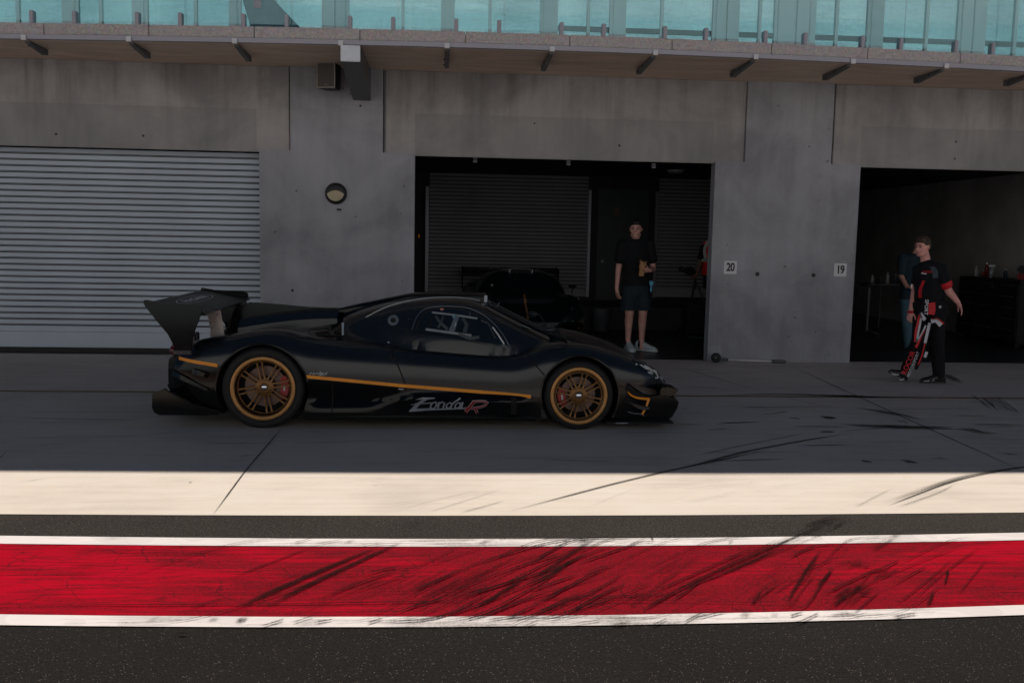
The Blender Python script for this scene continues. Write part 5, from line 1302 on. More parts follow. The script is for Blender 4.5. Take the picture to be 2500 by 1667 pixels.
# man standing in the open garage, holding a wrapped roll
def person_standing():
    Y0 = 14.40; J = lambda u, v, dy=0.: at(1460+u/4.355, 520+v/4.355, Y0+dy)
    ft = J(400, 1465); base = Vector((ft.x, Y0, .012)); root = empty('person', base)
    tag(root, 'man in black t-shirt and dark shorts standing in open garage holding a wrapped roll', 'person', 'people at the pit garages')
    fr = frame(R(-14), R(-4)); k = 1.17
    mb = MB(); hc = J(402, 178, -.02); P, rot = head_parts(mb, hc, k*.96, fr)
    neck = J(402, 305, .01); cap(mb, neck, hc+Vector((0, .02, -.05)), .062, .058)
    sl, sr = J(258, 345), J(548, 345); hl, hr = J(335, 800), J(462, 800)
    el, wl2 = J(217, 590, .02), J(198, 800, -.04); er, wr = J(585, 595, .03), J(548, 612, -.24)
    ell_loft(mb, [(J(402, 318), .10, .07, Xw, Yw_), (J(402, 350), .20, .10, Xw, Yw_), (J(402, 470), .185, .12, Xw, Yw_), (J(400, 640), .165, .115, Xw, Yw_), (J(400, 790), .18, .12, Xw, Yw_), (J(400, 830), .15, .11, Xw, Yw_)])
    limb(mb, [sl, el], [.060, .045]); limb(mb, [el, wl2], [.046, .031]); limb(mb, [sr, er], [.060, .046]); limb(mb, [er, wr], [.047, .031])
    hand(mb, wl2, (J(212, 900, -.06)-wl2), (.75, .35, 0), 1.12, 20, -1)
    hand(mb, wr, (J(470, 600, -.30)-wr), (0, -1, -.1), 1.1, 42, 1)
    for hp, kn, an, dk in ((hl, J(335, 1070, -.03), J(318, 1335), 0), (hr, J(478, 1070, -.03), J(463, 1345), 0)):
        limb(mb, [hp, kn], [.098, .066]); limb(mb, [kn, kn.lerp(an, .3)+Vector((0, .02, 0)), an], [.062, .064, .040]); cap(mb, kn+Vector((0, -.035, 0)), kn+Vector((0, -.03, -.03)), .034, .03)
        cap(mb, an, Vector((an.x, an.y-.03, .07)), .042, .04)
    body_ = vox(mb, 'body', M['skin'], root, .0065, 4, base)
    face(root, base, P, rot, k*.96, M['hair'], [(0, -.022, .066, .081, .092, .064), (0, .036, .092, .062, .046, .036), (0, -.050, .030, .080, .062, .075), (.066, -.01, .050, .016, .04, .03), (-.066, -.01, .050, .016, .04, .03)])
    sh = MB(); cap(sh, J(402, 322), sl+Vector((.03, 0, -.01)), .085, .076); cap(sh, J(402, 322), sr+Vector((-.03, 0, -.01)), .085, .076)
    ell_loft(sh, [(J(402, 300), .085, .07, Xw, Yw_), (J(402, 318), .15, .092, Xw, Yw_), (J(402, 350), .205, .115, Xw, Yw_), (J(402, 420), .212, .142, Xw, Yw_), (J(402, 560), .203, .142, Xw, Yw_), (J(402, 690), .202, .145, Xw, Yw_), (J(400, 775), .208, .150, Xw, Yw_)])
    limb(sh, [sl+Vector((.004, 0, .004)), sl.lerp(el, .60)], [.089, .083]); limb(sh, [sr+Vector((-.004, 0, .004)), sr.lerp(er, .58)], [.089, .083])
    vox(sh, 't_shirt', M['shirt_black'], root, .008, 3, base)
    so_ = MB()
    ell_loft(so_, [(J(400, 760), .198, .142, Xw, Yw_), (J(400, 830), .205, .148, Xw, Yw_), (J(400, 880), .195, .14, Xw, Yw_)])
    for hp, x_ in ((hl, 322), (hr, 474)): ell_loft(so_, [(Vector((hp.x, hp.y, hp.z-.02)), .115, .13, Xw, Yw_), (J(x_+2, 950, -.01), .125, .125, Xw, Yw_), (J(x_, 1032, -.02), .122, .122, Xw, Yw_)])
    vox(so_, 'shorts', M['shorts'], root, .008, 3, base)
    a1 = J(318, 1350); shoe('shoe', (a1.x+.00, a1.y+.10, .018), (a1.x+.03, a1.y-.26, .018), M['shoe_grey'], M['sole'], root, base, .064, .15)
    a2 = J(455, 1350); shoe('shoe', (a2.x-.06, a2.y+.09, .018), (a2.x+.22, a2.y-.16, .018), M['shoe_grey'], M['sole'], root, base, .062, .15)
    for an in (J(318, 1338), J(463, 1345)): m_ = MB(); cap(m_, an+Vector((0, .0, -.085)), an+Vector((0, 0, -.035)), .058, .048); put(m_, 'sock', M['shirt_black'], root, base, smooth=True)
    # the roll in its paper
    top_, bot = J(482, 515, -.33), J(460, 672, -.33)
    m_ = MB(); rings = []
    for i in range(15):
        t = i/14; c = top_.lerp(bot, t); r_ = .052*(1-.25*t)*(1+.12*math.sin(i*2.3)); rings.append([c+Vector((math.cos(a)*r_*(1+.15*math.sin(3*a+i)), math.sin(a)*r_*.7, .02*math.sin(2*a+1) if i == 0 else 0)) for a in [2*math.pi*q/14 for q in range(14)]])
    m_.loft(rings); ro = m_.build('wrapped_roll', simple('brown_paper', (.42, .21, .09), .7, var=.35, sc=24), None, smooth=True); tag(ro, 'roll in brown paper held in the hand of the man in black t-shirt', 'food')
    # pale blue ticket hanging at the hip
    p = J(566, 745, -.12); m_ = MB(); m_.box(p.x-.03, p.x+.03, p.y-.006, p.y+.006, p.z-.03, p.z+.03); p = J(566, 795, -.12); m_.box(p.x-.016, p.x+.012, p.y-.005, p.y+.005, p.z-.06, p.z+.05); put(m_, 'pass_tag', simple('cyan_tag', (.05, .35, .50), .5), root, base)
    return root
person_standing()

def text_on(parent, base, body_, text, size, mat, name, o_, ux, uy, nrm):
    """lettering on cloth: laid on a small plane frame and pressed onto the surface"""
    cu = bpy.data.curves.new(name, 'FONT'); cu.body = text; cu.size = size; cu.align_x = 'CENTER'; cu.align_y = 'CENTER'; cu.extrude = 0; cu.offset = size*.018; cu.resolution_u = 2
    ob = bpy.data.objects.new(name, cu); C.objects.link(ob); dg = bpy.context.evaluated_depsgraph_get(); me = bpy.data.meshes.new_from_object(ob.evaluated_get(dg)); bpy.data.objects.remove(ob)
    bv = BVHTree.FromObject(body_, bpy.context.evaluated_depsgraph_get()); nrm = Vector(nrm).normalized()
    for v in me.vertices:
        p = Vector(o_)+Vector(ux)*v.co.x+Vector(uy)*v.co.y-base; h = bv.ray_cast(p+nrm*.5, -nrm); v.co = (h[0] if h[0] is not None else p)+nrm*.006
    me.materials.clear(); me.materials.append(mat); q = bpy.data.objects.new(name, me); C.objects.link(q); q.parent = parent; return q
def cloth_band(parent, base, body_, pts, w_, mat, name, nrm=(0, -1, 0)):
    bv = BVHTree.FromObject(body_, bpy.context.evaluated_depsgraph_get()); nrm = Vector(nrm).normalized(); P = []
    Q = [Vector(p) for p in pts]; D = []
    for i in range(len(Q)-1): D += [Q[i].lerp(Q[i+1], j/8) for j in range(8)]
    D.append(Q[-1]); n = len(D); vs = []
    for _ in range(4): D = [D[0]]+[(D[i-1]+D[i]*2+D[i+1])/4 for i in range(1, n-1)]+[D[-1]]
    for i, p in enumerate(D):
        d = (D[min(i+1, n-1)]-D[max(i-1, 0)]).normalized(); u = d.cross(nrm).normalized(); w0 = (w_ if not isinstance(w_, tuple) else w_[0]+(w_[1]-w_[0])*i/(n-1))/2
        for s_ in (-1, 1):
            q = p+u*s_*w0-base; h = bv.ray_cast(q+nrm*.5, -nrm); hp = h[0] if h[0] is not None and (h[0]-q).length < .35 else q; vs.append(hp+nrm*.005)
    m_ = MB(); m_.add(vs, [(2*i, 2*i+1, 2*i+3, 2*i+2) for i in range(n-1)]); o = m_.build(name, mat, None, smooth=True); o.parent = parent; return o

# team member walking to the left in a race suit worn at the waist
def person_walking():
    Y0 = 11.42; J = lambda u, v, dy=0.: at(2100+u/3.734, 540+v/3.734, Y0+dy)
    ft = J(620, 1480); base = Vector((ft.x, Y0, .006)); root = empty('person', base)
    tag(root, 'man in black polo shirt and red-lettered black race trousers striding past the right garage', 'person', 'people at the pit garages')
    fr = frame(R(-66), R(-6)); k = .98; mb = MB(); hc = J(568, 240); P, rot = head_parts(mb, hc, k, fr)
    neck = J(600, 375, .02); cap(mb, neck, hc+Vector((.02, .0, -.05)), .060, .056)
    bx = Vector((math.cos(R(-38)), math.sin(R(-38)), 0)); by = Vector((-bx.y, bx.x, 0))
    sN, sF = J(722, 440, -.12), J(545, 440, .14); eN, wN = J(808, 640, -.14), J(888, 735, -.20); eF, wF = J(498, 640, .15), J(462, 815, .05)
    hN, hF = J(690, 800, -.08), J(575, 800, .08)
    ell_loft(mb, [(J(610, 400), .08, .07, bx, by), (J(630, 430), .17, .10, bx, by), (J(635, 520), .17, .12, bx, by), (J(630, 700), .15, .12, bx, by), (J(630, 820), .16, .125, bx, by)])
    limb(mb, [sN, eN, wN], [.058, .050, .032]); limb(mb, [sF, eF, wF], [.054, .044, .030])
    hand(mb, wN, (J(930, 815, -.24)-wN), (-.8, .2, -.5), 1.05, 14, 1); hand(mb, wF, (J(440, 930, .0)-wF), (.7, .6, 0), 1.0, 24, 1)
    kF, aF = J(530, 1085, .04), J(408, 1375, .06); kB, aB = J(700, 1120, -.06), J(718, 1395, -.04)
    limb(mb, [hF, kF, aF], [.095, .066, .045]); limb(mb, [hN, kB, aB], [.100, .066, .045]); cap(mb, aF, aF+Vector((.0, 0, -.04)), .04, .04); cap(mb, aB, aB+Vector((0, 0, -.05)), .04, .04)
    vox(mb, 'body', M['skin2'], root, .0065, 4, base)
    face(root, base, P, rot, k, M['hair2'], [(0, -.022, .070, .082, .094, .066), (0, .050, .100, .060, .044, .034), (0, -.060, .030, .076, .058, .078), (.0, .010, .112, .064, .070, .030), (.068, -.005, .055, .016, .045, .034), (-.068, -.005, .055, .016, .045, .034)])
    sh = MB(); cap(sh, J(612, 405), sN, .085, .076); cap(sh, J(612, 405), sF, .085, .074)
    ell_loft(sh, [(J(605, 380), .072, .066, bx, by), (J(615, 405), .14, .095, bx, by), (J(630, 432), .205, .118, bx, by), (J(638, 520), .205, .142, bx, by), (J(634, 640), .180, .138, bx, by), (J(628, 745), .178, .140, bx, by)])
    limb(sh, [sN, sN.lerp(eN, .54)], [.086, .084]); limb(sh, [sF, sF.lerp(eF, .5)], [.074, .076])
    shirt = vox(sh, 'polo_shirt', M['shirt_black'], root, .008, 3, base)
    q1 = sN.lerp(eN, .60); d_ = (eN-sN).normalized()
    m_ = MB(); cap(m_, q1+d_*.006, q1+d_*.018, .083, .080, n=20); put(m_, 'sleeve_cuff', M['red_trim'], root, base, smooth=True)
    m_ = MB(); cap(m_, J(545, 405, .03), J(580, 398, .02), .022, .03); put(m_, 'collar', M['red_trim'], root, base, smooth=True)
    cloth_band(root, base, shirt, [J(625, 545, -.2), J(607, 620, -.2), J(604, 705, -.2)], .022, M['red_trim'], 'side_seam')
    cloth_band(root, base, shirt, [J(722, 420, -.3), J(738, 465, -.3), J(742, 520, -.3)], (.04, .05), simple('grey_panel', (.06, .085, .10), .7), 'shoulder_panel')
    text_on(root, base, shirt, 'ROCOR', .036, M['red_trim'], 'chest_lettering', J(578, 466, -.3), bx, Zw, -by)
    cloth_band(root, base, shirt, [J(555, 474, -.3), J(603, 481, -.3)], .012, M['white_trim'], 'chest_bar')
    m_ = MB(); m_.ball(J(460, 828, .04), (.042, .042, .020), 16, 8); put(m_, 'wristband', M['red_trim'], root, base, smooth=True)
    pt = MB()
    ell_loft(pt, [(J(625, 735), .182, .143, bx, by), (J(630, 800), .195, .155, bx, by), (J(632, 880), .19, .15, bx, by)])
    limb(pt, [hF, kF, kF.lerp(aF, .9)], [.118, .084, .068]); limb(pt, [hN, kB, kB.lerp(aB, .98)], [.124, .090, .074])
    pants = vox(pt, 'race_trousers', M['suit'], root, .008, 3, base)
    # the suit's upper half folded over the waist, its sleeve hanging down
    m_ = MB(); ell_loft(m_, [(J(628, 742), .200, .160, bx, by), (J(632, 790), .215, .172, bx, by), (J(640, 850), .205, .165, bx, by), (J(645, 865), .17, .14, bx, by)])
    limb(m_, [J(680, 845, -.16), J(730, 905, -.16)], [.075, .062]); fold = vox(m_, 'suit_top', M['suit'], root, .008, 3, base)
    m_ = MB(); limb(m_, [J(640, 900, -.20), J(600, 1060, -.18), J(560, 1220, -.16), J(510, 1340, -.14)], [.032, .034, .030, .022]); slv = vox(m_, 'suit_sleeve', M['suit'], root, .008, 3, base)
    n_ = (-.15, -1, 0)
    cloth_band(root, base, slv, [J(632, 925, -.4), J(612, 1010, -.4), J(590, 1110, -.4)], .035, M['white_trim'], 'sleeve_stripe'); cloth_band(root, base, slv, [J(588, 1115, -.4), J(560, 1230, -.4), J(525, 1310, -.4)], .016, M['red_trim'], 'sleeve_stripe')
    cloth_band(root, base, slv, [J(606, 1190, -.4), J(588, 1240, -.4)], .035, M['white_trim'], 'sleeve_patch')
    cloth_band(root, base, pants, [J(545, 845, -.4), J(525, 920, -.4), J(505, 1010, -.4), J(500, 1100, -.4)], .030, M['red_trim'], 'leg_stripe')
    cloth_band(root, base, pants, [J(556, 865, -.4), J(540, 960, -.4), J(520, 1050, -.4), J(513, 1095, -.4)], .026, M['white_trim'], 'leg_stripe')
    cloth_band(root, base, pants, [J(515, 1090, -.4), J(560, 1030, -.4), J(596, 950, -.4)], .022, M['white_trim'], 'leg_stripe'); cloth_band(root, base, pants, [J(505, 1150, -.4), J(540, 1085, -.4), J(590, 985, -.4)], (.035, .012), M['red_trim'], 'leg_stripe')
    cloth_band(root, base, pants, [J(545, 840, -.4), J(590, 900, -.4)], .045, M['white_trim'], 'hip_patch')
    dl = (aF-kF).normalized(); su = dl.cross(Vector((0, 1, 0))).normalized()
    text_on(root, base, pants, 'ROCOR', .085, M['red_trim'], 'leg_lettering', J(440, 1290, -.3), -dl, Vector((0, 1, 0)).cross(-dl)*-1.15, (0, -1, 0))
    text_on(root, base, pants, 'MOTORSPORT', .050, M['white_trim'], 'leg_lettering', J(482, 1305, -.3), -dl, Vector((0, 1, 0)).cross(-dl)*-1, (0, -1, 0))
    text_on(root, base, fold, 'SPORT', .062, M['white_trim'], 'waist_lettering', J(600, 785, -.5), -Zw, Xw, (0, -1, 0))
    cloth_band(root, base, fold, [J(650, 742, -.5), J(655, 800, -.5), J(645, 850, -.5)], .085, M['red_trim'], 'waist_patch')
    cloth_band(root, base, fold, [J(645, 912, -.5), J(690, 900, -.5), J(735, 950, -.5)], .05, M['white_trim'], 'collar_flap'); cloth_band(root, base, fold, [J(650, 893, -.5), J(700, 885, -.5), J(762, 935, -.5)], .018, M['red_trim'], 'collar_trim')
    m_ = MB(); p = J(728, 782, -.24); m_.ball(p, (.018, .01, .018), 10, 8); put(m_, 'button', M['white_trim'], root, base, smooth=True)
    def up(v, z): return Vector((v.x, v.y, z))
    h_ = J(415, 1470, .05); t_ = J(255, 1418, .07); s1 = shoe('shoe', (h_.x, h_.y, .015), (t_.x, t_.y, .115), M['shoe_black'], M['shoe_black'], root, base, .050, .12)
    h_ = J(770, 1460, -.04); t_ = J(548, 1470, -.06); s2 = shoe('shoe', (h_.x, h_.y, .012), (t_.x, t_.y, .012), M['shoe_black'], M['shoe_black'], root, base, .050, .12)
    for s_, L in ((s1, [(290, 1392), (330, 1402), (365, 1396)]), (s1, [(355, 1440), (380, 1448), (402, 1430)]), (s2, [(620, 1470), (650, 1470), (665, 1462)]), (s2, [(690, 1478), (715, 1450)])):
        cloth_band(s_, base, s_, [J(u, v, -.2) for u, v in L], .012, M['white_trim'], 'shoe_flash')
    return root
person_walking()

# man in navy shirt and jeans further inside the right garage
def person_navy():
    Y0 = 14.9; J = lambda u, v, dy=0.: at(2100+u/3.734, 540+v/3.734, Y0+dy)
    base = Vector((J(450, 1160).x, Y0, .012)); root = empty('person', base); tag(root, 'man in navy shirt and blue jeans half hidden behind the walking man', 'person', 'people at the pit garages')
    fr = frame(R(10), R(-12)); mb = MB(); hc = J(545, 222, .0); P, rot = head_parts(mb, hc, .98, fr); cap(mb, J(500, 310, 0), hc, .055, .055)
    sl, sr = J(392, 345), J(590, 350); el, wl2 = J(372, 500, -.02), J(425, 595, -.20); er, wr = J(610, 520), J(560, 620, -.2)
    ell_loft(mb, [(J(490, 330), .16, .1, Xw, Yw_), (J(485, 500), .16, .11, Xw, Yw_), (J(470, 720), .16, .11, Xw, Yw_)])
    limb(mb, [sl, el, wl2], [.06, .044, .030]); limb(mb, [sr, er, wr], [.06, .044, .030]); hand(mb, wl2, J(480, 600, -.25)-wl2, (0, .2, -1), 1.05, 35, -1); hand(mb, wr, J(520, 615, -.25)-wr, (0, .2, -1), 1.05, 35, 1)
    hl, hr = J(425, 730), J(510, 730)
    for hp, kn, an in ((hl, J(430, 950, -.03), J(440, 1135)), (hr, J(520, 950, -.02), J(530, 1135))):
        limb(mb, [hp, kn, an], [.09, .062, .045]); cap(mb, an, Vector((an.x, an.y, .07)), .042, .04)
    vox(mb, 'body', M['skin'], root, .008, 4, base); face(root, base, P, rot, .98, M['hair'], [(0, -.02, .064, .078, .09, .062)])
    sh = MB(); ell_loft(sh, [(J(500, 295), .07, .07, Xw, Yw_), (J(492, 318), .20, .11, Xw, Yw_), (J(485, 420), .20, .14, Xw, Yw_), (J(472, 600), .185, .14, Xw, Yw_), (J(462, 712), .18, .14, Xw, Yw_)])
    limb(sh, [sl, sl.lerp(el, .75)], [.088, .074]); limb(sh, [sr, sr.lerp(er, .75)], [.088, .074]); vox(sh, 'shirt', M['navy'], root, .009, 3, base)
    pt = MB(); ell_loft(pt, [(J(465, 700), .17, .13, Xw, Yw_), (J(465, 780), .175, .14, Xw, Yw_)])
    limb(pt, [hl, J(430, 950, -.03), J(440, 1140)], [.108, .086, .070]); limb(pt, [hr, J(520, 950, -.02), J(530, 1140)], [.108, .086, .070]); vox(pt, 'jeans', M['jeans'], root, .009, 3, base)
    for u in (440, 530): a = J(u, 1150); shoe('shoe', (a.x+.01, a.y+.08, .018), (a.x-.03, a.y-.22, .018), M['shoe_black'], M['shoe_black'], root, base, .05, .09)
    m_ = MB(); p = J(480, 592, -.27); m_.box(p.x-.035, p.x+.04, p.y-.01, p.y+.01, p.z-.035, p.z+.03); tag(m_.build('phone', M['steel'], None, bevel=.004), 'small silvery phone in the hands of the man in the navy shirt', 'phone')
person_navy()
# marshal in a red vest mostly hidden by the pillar
def person_vest():
    Y0 = 16.0; J = lambda px, py, dy=0.: at(px, py, Y0+dy)
    base = Vector((J(1752, 800).x, Y0, .012)); root = empty('person', base); tag(root, 'person in red safety vest with pale stripes almost hidden behind the concrete pillar', 'person', 'people at the pit garages')
    cx = 1741; fr = frame(R(-50), R(-5)); mb = MB(); hc = J(cx+2, 545); P, rot = head_parts(mb, hc, 1.05, fr); cap(mb, J(cx, 585), hc, .06, .058)
    sl, sr = J(1719, 606), J(1768, 606); el, wl2 = J(1710, 640, -.05), J(1702, 672, -.2); er, wr = J(1795, 650), J(1790, 690)
    ell_loft(mb, [(J(cx, 595), .18, .1, Xw, Yw_), (J(cx, 640), .16, .11, Xw, Yw_), (J(cx, 690), .17, .11, Xw, Yw_)])
    limb(mb, [sl, el, wl2], [.06, .045, .03]); limb(mb, [sr, er, wr], [.06, .045, .03]); hand(mb, wl2, (-.8, -.3, -.2), (0, 0, -1), 1.05, 35, 1); hand(mb, wr, (0, 0, -1), (-1, 0, 0), 1.05, 20, 1)
    hl, hr = J(1747, 695), J(1770, 695)
    for hp in (hl, hr): limb(mb, [hp, Vector((hp.x, hp.y, .52)), Vector((hp.x, hp.y, .08))], [.09, .062, .045])
    vox(mb, 'body', M['skin3'], root, .008, 4, base); face(root, base, P, rot, 1.05, M['hair'], [(0, -.02, .064, .078, .09, .062)])
    sh = MB(); ell_loft(sh, [(J(cx, 590), .17, .11, Xw, Yw_), (J(cx, 620), .20, .14, Xw, Yw_), (J(cx, 672), .20, .145, Xw, Yw_)]); vest = vox(sh, 'vest', M['vest_red'], root, .009, 3, base)
    cloth_band(root, base, vest, [J(1728, 588, -.5), J(1719, 610, -.5), J(1723, 636, -.5)], .05, M['reflect'], 'vest_stripe'); cloth_band(root, base, vest, [J(1713, 635, -.5), J(1750, 637, -.5), J(1768, 637, -.5)], .045, M['reflect'], 'vest_band')
    s2 = MB(); limb(s2, [sl, sl.lerp(el, .7)], [.075, .065]); limb(s2, [sr, sr.lerp(er, .7)], [.075, .065]); vox(s2, 'shirt_sleeve', M['shirt_black'], root, .009, 3, base)
    pt = MB(); ell_loft(pt, [(J(cx, 668), .17, .13, Xw, Yw_), (J(cx, 705), .175, .14, Xw, Yw_)])
    for hp in (hl, hr): limb(pt, [hp, Vector((hp.x, hp.y, .52)), Vector((hp.x, hp.y, .10))], [.108, .085, .07])
    vox(pt, 'trousers', M['shirt_black'], root, .009, 3, base)
    for hp in (hl, hr): shoe('shoe', (hp.x+.05, hp.y+.05, .018), (hp.x-.16, hp.y-.14, .018), M['shoe_black'], M['shoe_black'], root, base, .05, .09)
person_vest()

# ------------------------------------------------------------------ things inside the garages
def solid(fn, name, mat, label=None, cat=None, group=None, parent=None, **k):
    m_ = MB(); fn(m_); o = m_.build(name, mat, parent, **k)
    return tag(o, label, cat, group)
# low dark platform below the back doors
plat = MB().box(-1.45, 4.75, 17.75, 19.85, .01, .44).build('low_platform', M['int_dark'], None, bevel=.01); tag(plat, 'low black platform below the shutters at the back of the open garage', 'platform')
# video camera on tripod
T0 = at(1697, 684, 17.9); tb = empty('tripod', (T0.x, 17.9, .44)); tag(tb, 'black tripod with splayed legs standing by the person in red vest', 'tripod')
for px, dy in ((1682, -.15), (1722, -.1), (1700, .45)):
    b = at(px, 754, 17.9); m_ = MB(); m_.tube([(0, 0, T0.z-.44), ((b.x-T0.x), dy, .01)], [.02, .014], 8); m_.build('leg', M['black_plastic'], tb)
m_ = MB(); m_.tube([(0, 0, T0.z-.62), (0, 0, T0.z-.36)], .022, 8); m_.build('head', M['black_plastic'], tb)
a = at(1684, 664, 17.9); vc = empty('video_camera', (a.x, 17.9, a.z)); vc.rotation_euler = (0, R(18), R(10)); tag(vc, 'black video camera mounted on the tripod beside the pillar', 'video camera')
m_ = MB(); m_.box(-.10, .14, -.06, .06, -.055, .065); m_.build('camera_body', M['black_plastic'], vc, bevel=.012); m_ = MB(); m_.lathe([(.001,-.22),(.05,-.22),(.045,-.1),(.045,-.09)], 18, 'x'); m_.build('lens', M['black_plastic'], vc, smooth=True)
m_ = MB(); m_.tube([(.10, 0, .06), (.0, 0, .10), (-.09, 0, .06)], .012, 8); m_.build('handle', M['black_plastic'], vc)
# pale bin by the back door, green mat, dark case
p = at(1465, 716, 17.6)
m_ = MB(); m_.lathe([(.001, .0), (.14, .0), (.17, .42), (.175, .43), (.16, .43), (.001, .40)], 24, 'z', (p.x, 17.45, .012)); tag(m_.build('waste_bin', simple('grey_bin', (.12, .13, .14), .6), None, smooth=True), 'grey round bin on the floor beside the green back door', 'bin')
p = gr(1700, 812); m_ = MB(); m_.box(p.x-.30, p.x+.28, p.y-.35, p.y+.2, .012, .10); m_.box(p.x-.26, p.x+.24, p.y-.3, p.y+.16, .10, .52); tag(m_.build('equipment_case', M['black_plastic'], None, bevel=.02), 'black equipment case on the garage floor next to the pillar', 'case')
m_ = MB(); q = gr(1722, 826); m_.box(q.x-.28, q.x+.12, q.y-.12, q.y+.1, .012, .026); tag(m_.build('green_mat', simple('green_mat', (.03, .10, .06), .7), None), 'thin green mat lying on the floor in front of black equipment case', 'mat')

# right garage
tz = 1.16
ch = empty('tool_chest', (9.95, 16.25, .01), R(-90)); tag(ch, 'wide black tool chest with drawers against the side wall of right garage', 'tool chest')
m_ = MB(); m_.box(-.95, .95, -.30, .30, .10, tz-.01); m_.build('cabinet', M['black_plastic'], ch, bevel=.01)
for r_ in range(5):
    for c_ in range(3): m_ = MB(); m_.box(-.92+.615*c_, -.32+.615*c_, -.315, -.299, .14+.19*r_, .31+.19*r_); d_ = m_.build('drawer', M['black_plastic'], ch, bevel=.004); m_ = MB(); m_.box(-.80+.615*c_, -.44+.615*c_, -.33, -.316, .285+.19*r_, .298+.19*r_); m_.build('handle', M['beam_grey'], d_)
for x in (-.85, .85):
    for y in (-.22, .22): m_ = MB(); m_.lathe([(.001,-.02),(.05,-.02),(.05,.02),(.001,.02)], 16, 'x', (x, y, .055)); m_.build('castor', M['black_rubber'], ch)
m_ = MB(); m_.box(.12, .22, -.335, -.331, .98, 1.02); m_.build('chest_badge', M['steel'], ch)
def bottle(px, py_top, Y, zb, h, r_, mat, name='bottle', label='', group='bottles and cans in the right garage', capm=None):
    Y = 9.93/at(px, py_top, 1).x if Y is None else Y
    x = at(px, py_top, Y).x; m_ = MB(); m_.lathe([(.001, 0), (r_, .002), (r_, h*.62), (r_*.9, h*.72), (r_*.38, h*.84), (r_*.36, h*.9), (.001, h*.9)], 20, 'z'); o = m_.build(name, mat, None, smooth=True, loc=(x, Y, zb)); tag(o, label, 'bottle', group)
    m_ = MB(); m_.lathe([(.001, h*.9), (r_*.45, h*.9), (r_*.45, h), (.001, h)], 14, 'z'); m_.build('cap', capm or M['white_plastic'], o, smooth=False); return o
zt = tz-.01
BL = simple('bottle_clear', (.40, .42, .42), .2); BR = simple('bottle_red', (.22, .02, .015), .3); BB = simple('bottle_dark', (.03, .05, .07), .3)
bottle(2384, 650, None, zt, .20, .034, BL, label='clear water bottle at the left end of the black tool chest top')
bottle(2410, 640, None, zt, .27, .036, BR, label='tall red spray can on top of the black tool chest')
bottle(2400, 660, None, zt, .12, .03, BR, label='short red can in front of the tall red spray can')
bottle(2456, 655, None, zt, .18, .035, BB, label='dark bottle with pale cap beside the red tool box')
yy = 9.9/at(2422, 660, 1).x; a = at(2422, 660, yy); m_ = MB(); m_.tube([(0, 0, 0), (.02, 0, .19)], [.035, .028], 12); tr = m_.build('trigger_sprayer', simple('grey_sprayer', (.30, .34, .36), .4), None, smooth=True, loc=(a.x-.02, yy, zt)); tag(tr, 'grey trigger spray bottle leaning on the tool chest top', 'spray bottle')
m_ = MB(); m_.box(-.05, .07, -.015, .015, .20, .235); m_.build('trigger', M['white_plastic'], tr, bevel=.004)
yy = 9.85/at(2492, 660, 1).x; tbx = empty('tool_box', (10.0, yy-.1, zt), R(-50)); tag(tbx, 'black and red plastic box with a round red knob on the tool chest', 'tool box')
m_ = MB(); m_.box(-.20, .25, -.14, .14, .002, .12); m_.build('case', simple('red_case', (.20, .012, .01), .4), tbx, bevel=.01); m_ = MB(); m_.box(-.21, .26, -.15, .15, .121, .25); m_.build('lid', M['black_plastic'], tbx, bevel=.03)
m_ = MB(); m_.ball((-.06, -.155, .13), .028, 14, 10); m_.build('knob', M['red_trim'], tbx, smooth=True)
a = gr(2356, 803); m_ = MB(); m_.box(-.10, .08, -.08, .08, .0, .20); o = m_.build('carton', simple('cardboard', (.10, .08, .04), .8), None, loc=(a.x, a.y, .012)); tag(o, 'small brown carton on the floor left of the tool chest', 'box')
a = gr(2386, 806); m_ = MB(); m_.tube([(-.09, 0, .03), (.09, -.04, .03)], .02, 8); tag(m_.build('steel_handle', M['steel'], None, smooth=True, loc=(a.x, a.y, .012)), 'short steel bar lying at the foot of the tool chest', 'bar')
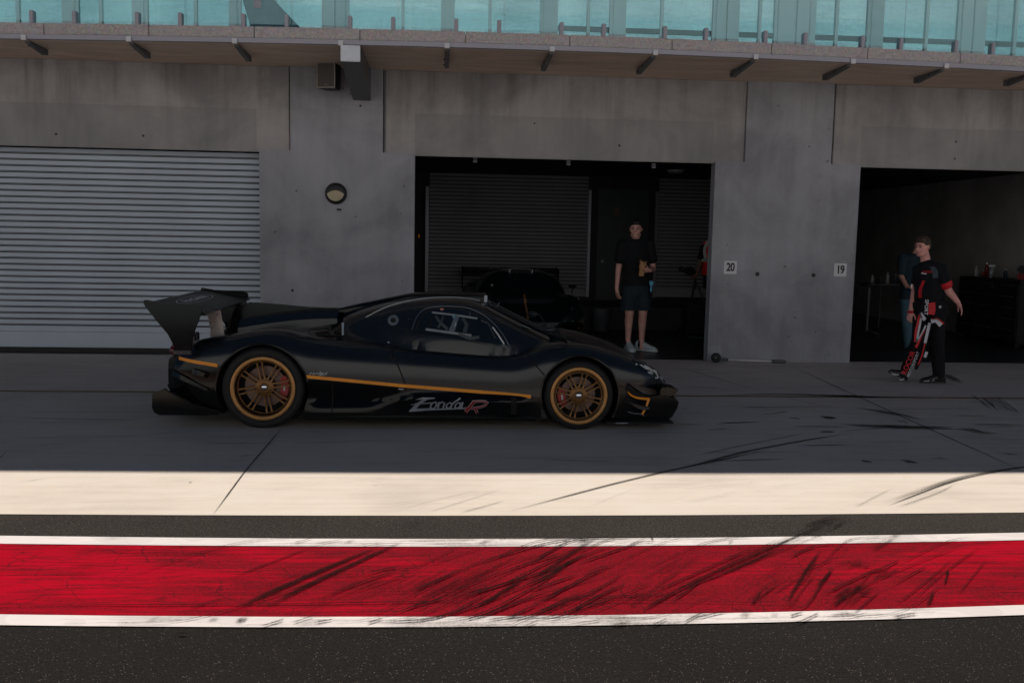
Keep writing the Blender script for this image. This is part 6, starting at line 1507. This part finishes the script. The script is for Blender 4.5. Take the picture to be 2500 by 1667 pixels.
# table with bottles at the left of the right garage
a = at(2146, 690, 19.5); b = at(2215, 697, 18.3); tz2 = .86
tbl = empty('folding_table', (a.x+.5, 19.3, .01)); tag(tbl, 'dark folding table with bottles at the back left of right garage', 'table')
z_ = at(2170, 693, 19.0).z
m_ = MB(); m_.box(-.75, .8, -.35, .35, z_-.04, z_-.01); m_.build('tabletop', simple('table_grey', (.10, .10, .10), .5), tbl, bevel=.004)
for x in (-.68, .72):
    for y in (-.28, .28): m_ = MB(); m_.tube([(x, y, 0), (x, y, z_-.04)], .018, 8); m_.build('leg', M['black_plastic'], tbl)
for px, h_, mt, lb in ((2130, .17, BL, 'clear bottle at the left end of the dark folding table'), (2167, .24, BL, 'tall clear bottle in the middle of the folding table'), (2151, .12, BB, 'short dark can between two clear bottles on the folding table'), (2186, .20, BB, 'dark bottle nearest the man in navy shirt on the folding table')):
    bottle(px, 670, 19.1, z_, h_, .035, mt, label=lb)
a = gr(2112, 752); st = empty('work_stool', (a.x-.3 if False else at(2122, 700, 17).x, 17.0, .01)); tag(st, 'low black stool on castors just inside the right garage', 'stool')
zz = at(2122, 693, 17).z
m_ = MB(); m_.lathe([(.001, zz-.05), (.17, zz-.05), (.18, zz-.02), (.17, zz), (.001, zz)], 24, 'z'); m_.build('seat', M['black_plastic'], st, smooth=True); m_ = MB(); m_.tube([(0, 0, .1), (0, 0, zz-.05)], .025, 10); m_.build('post', M['beam_grey'], st)
for k in range(5): a_ = 2*math.pi*k/5; m_ = MB(); m_.tube([(0, 0, .12), (.24*math.cos(a_), .24*math.sin(a_), .06)], .014, 6); m_.ball((.24*math.cos(a_), .24*math.sin(a_), .03), .028, 8, 6); m_.build('leg', M['black_plastic'], st)
# switch boxes and conduit on the back wall of the right garage
for px, y0, y1, w_, lb in ((2127, 578, 618, .16, 'grey tall switch box on the dark rear wall of right garage'), (2131, 532, 541, .12, 'small grey junction box above the tall switch box')):
    a = at(px, y0, 23.75); b = at(px, y1, 23.75); m_ = MB(); m_.box(a.x-w_/2, a.x+w_/2, 23.75, 23.89, b.z, a.z); tag(m_.build('switch_box', simple('box_grey', (.30, .30, .29), .5), None, bevel=.01), lb, 'switch box')
a = at(2128, 460, 23.8); b = at(2128, 532, 23.8); m_ = MB(); m_.tube([(a.x, 23.8, a.z), (b.x, 23.8, b.z)], .02, 8); tag(m_.build('conduit', M['beam_grey'], None, smooth=True), 'thin grey conduit running up the rear wall of right garage', 'conduit')
# small orange disc on the side wall of the open garage
a = at(1026, 577, 15.5); m_ = MB(); m_.lathe([(.001, -.01), (.03, -.01), (.03, .01)], 12, 'x', (0, 0, 0)); tag(m_.build('wall_fitting', M['orange'], None, loc=(-.40, 15.5, a.z)), 'tiny orange wall fitting inside the open garage by the left edge', 'fitting')
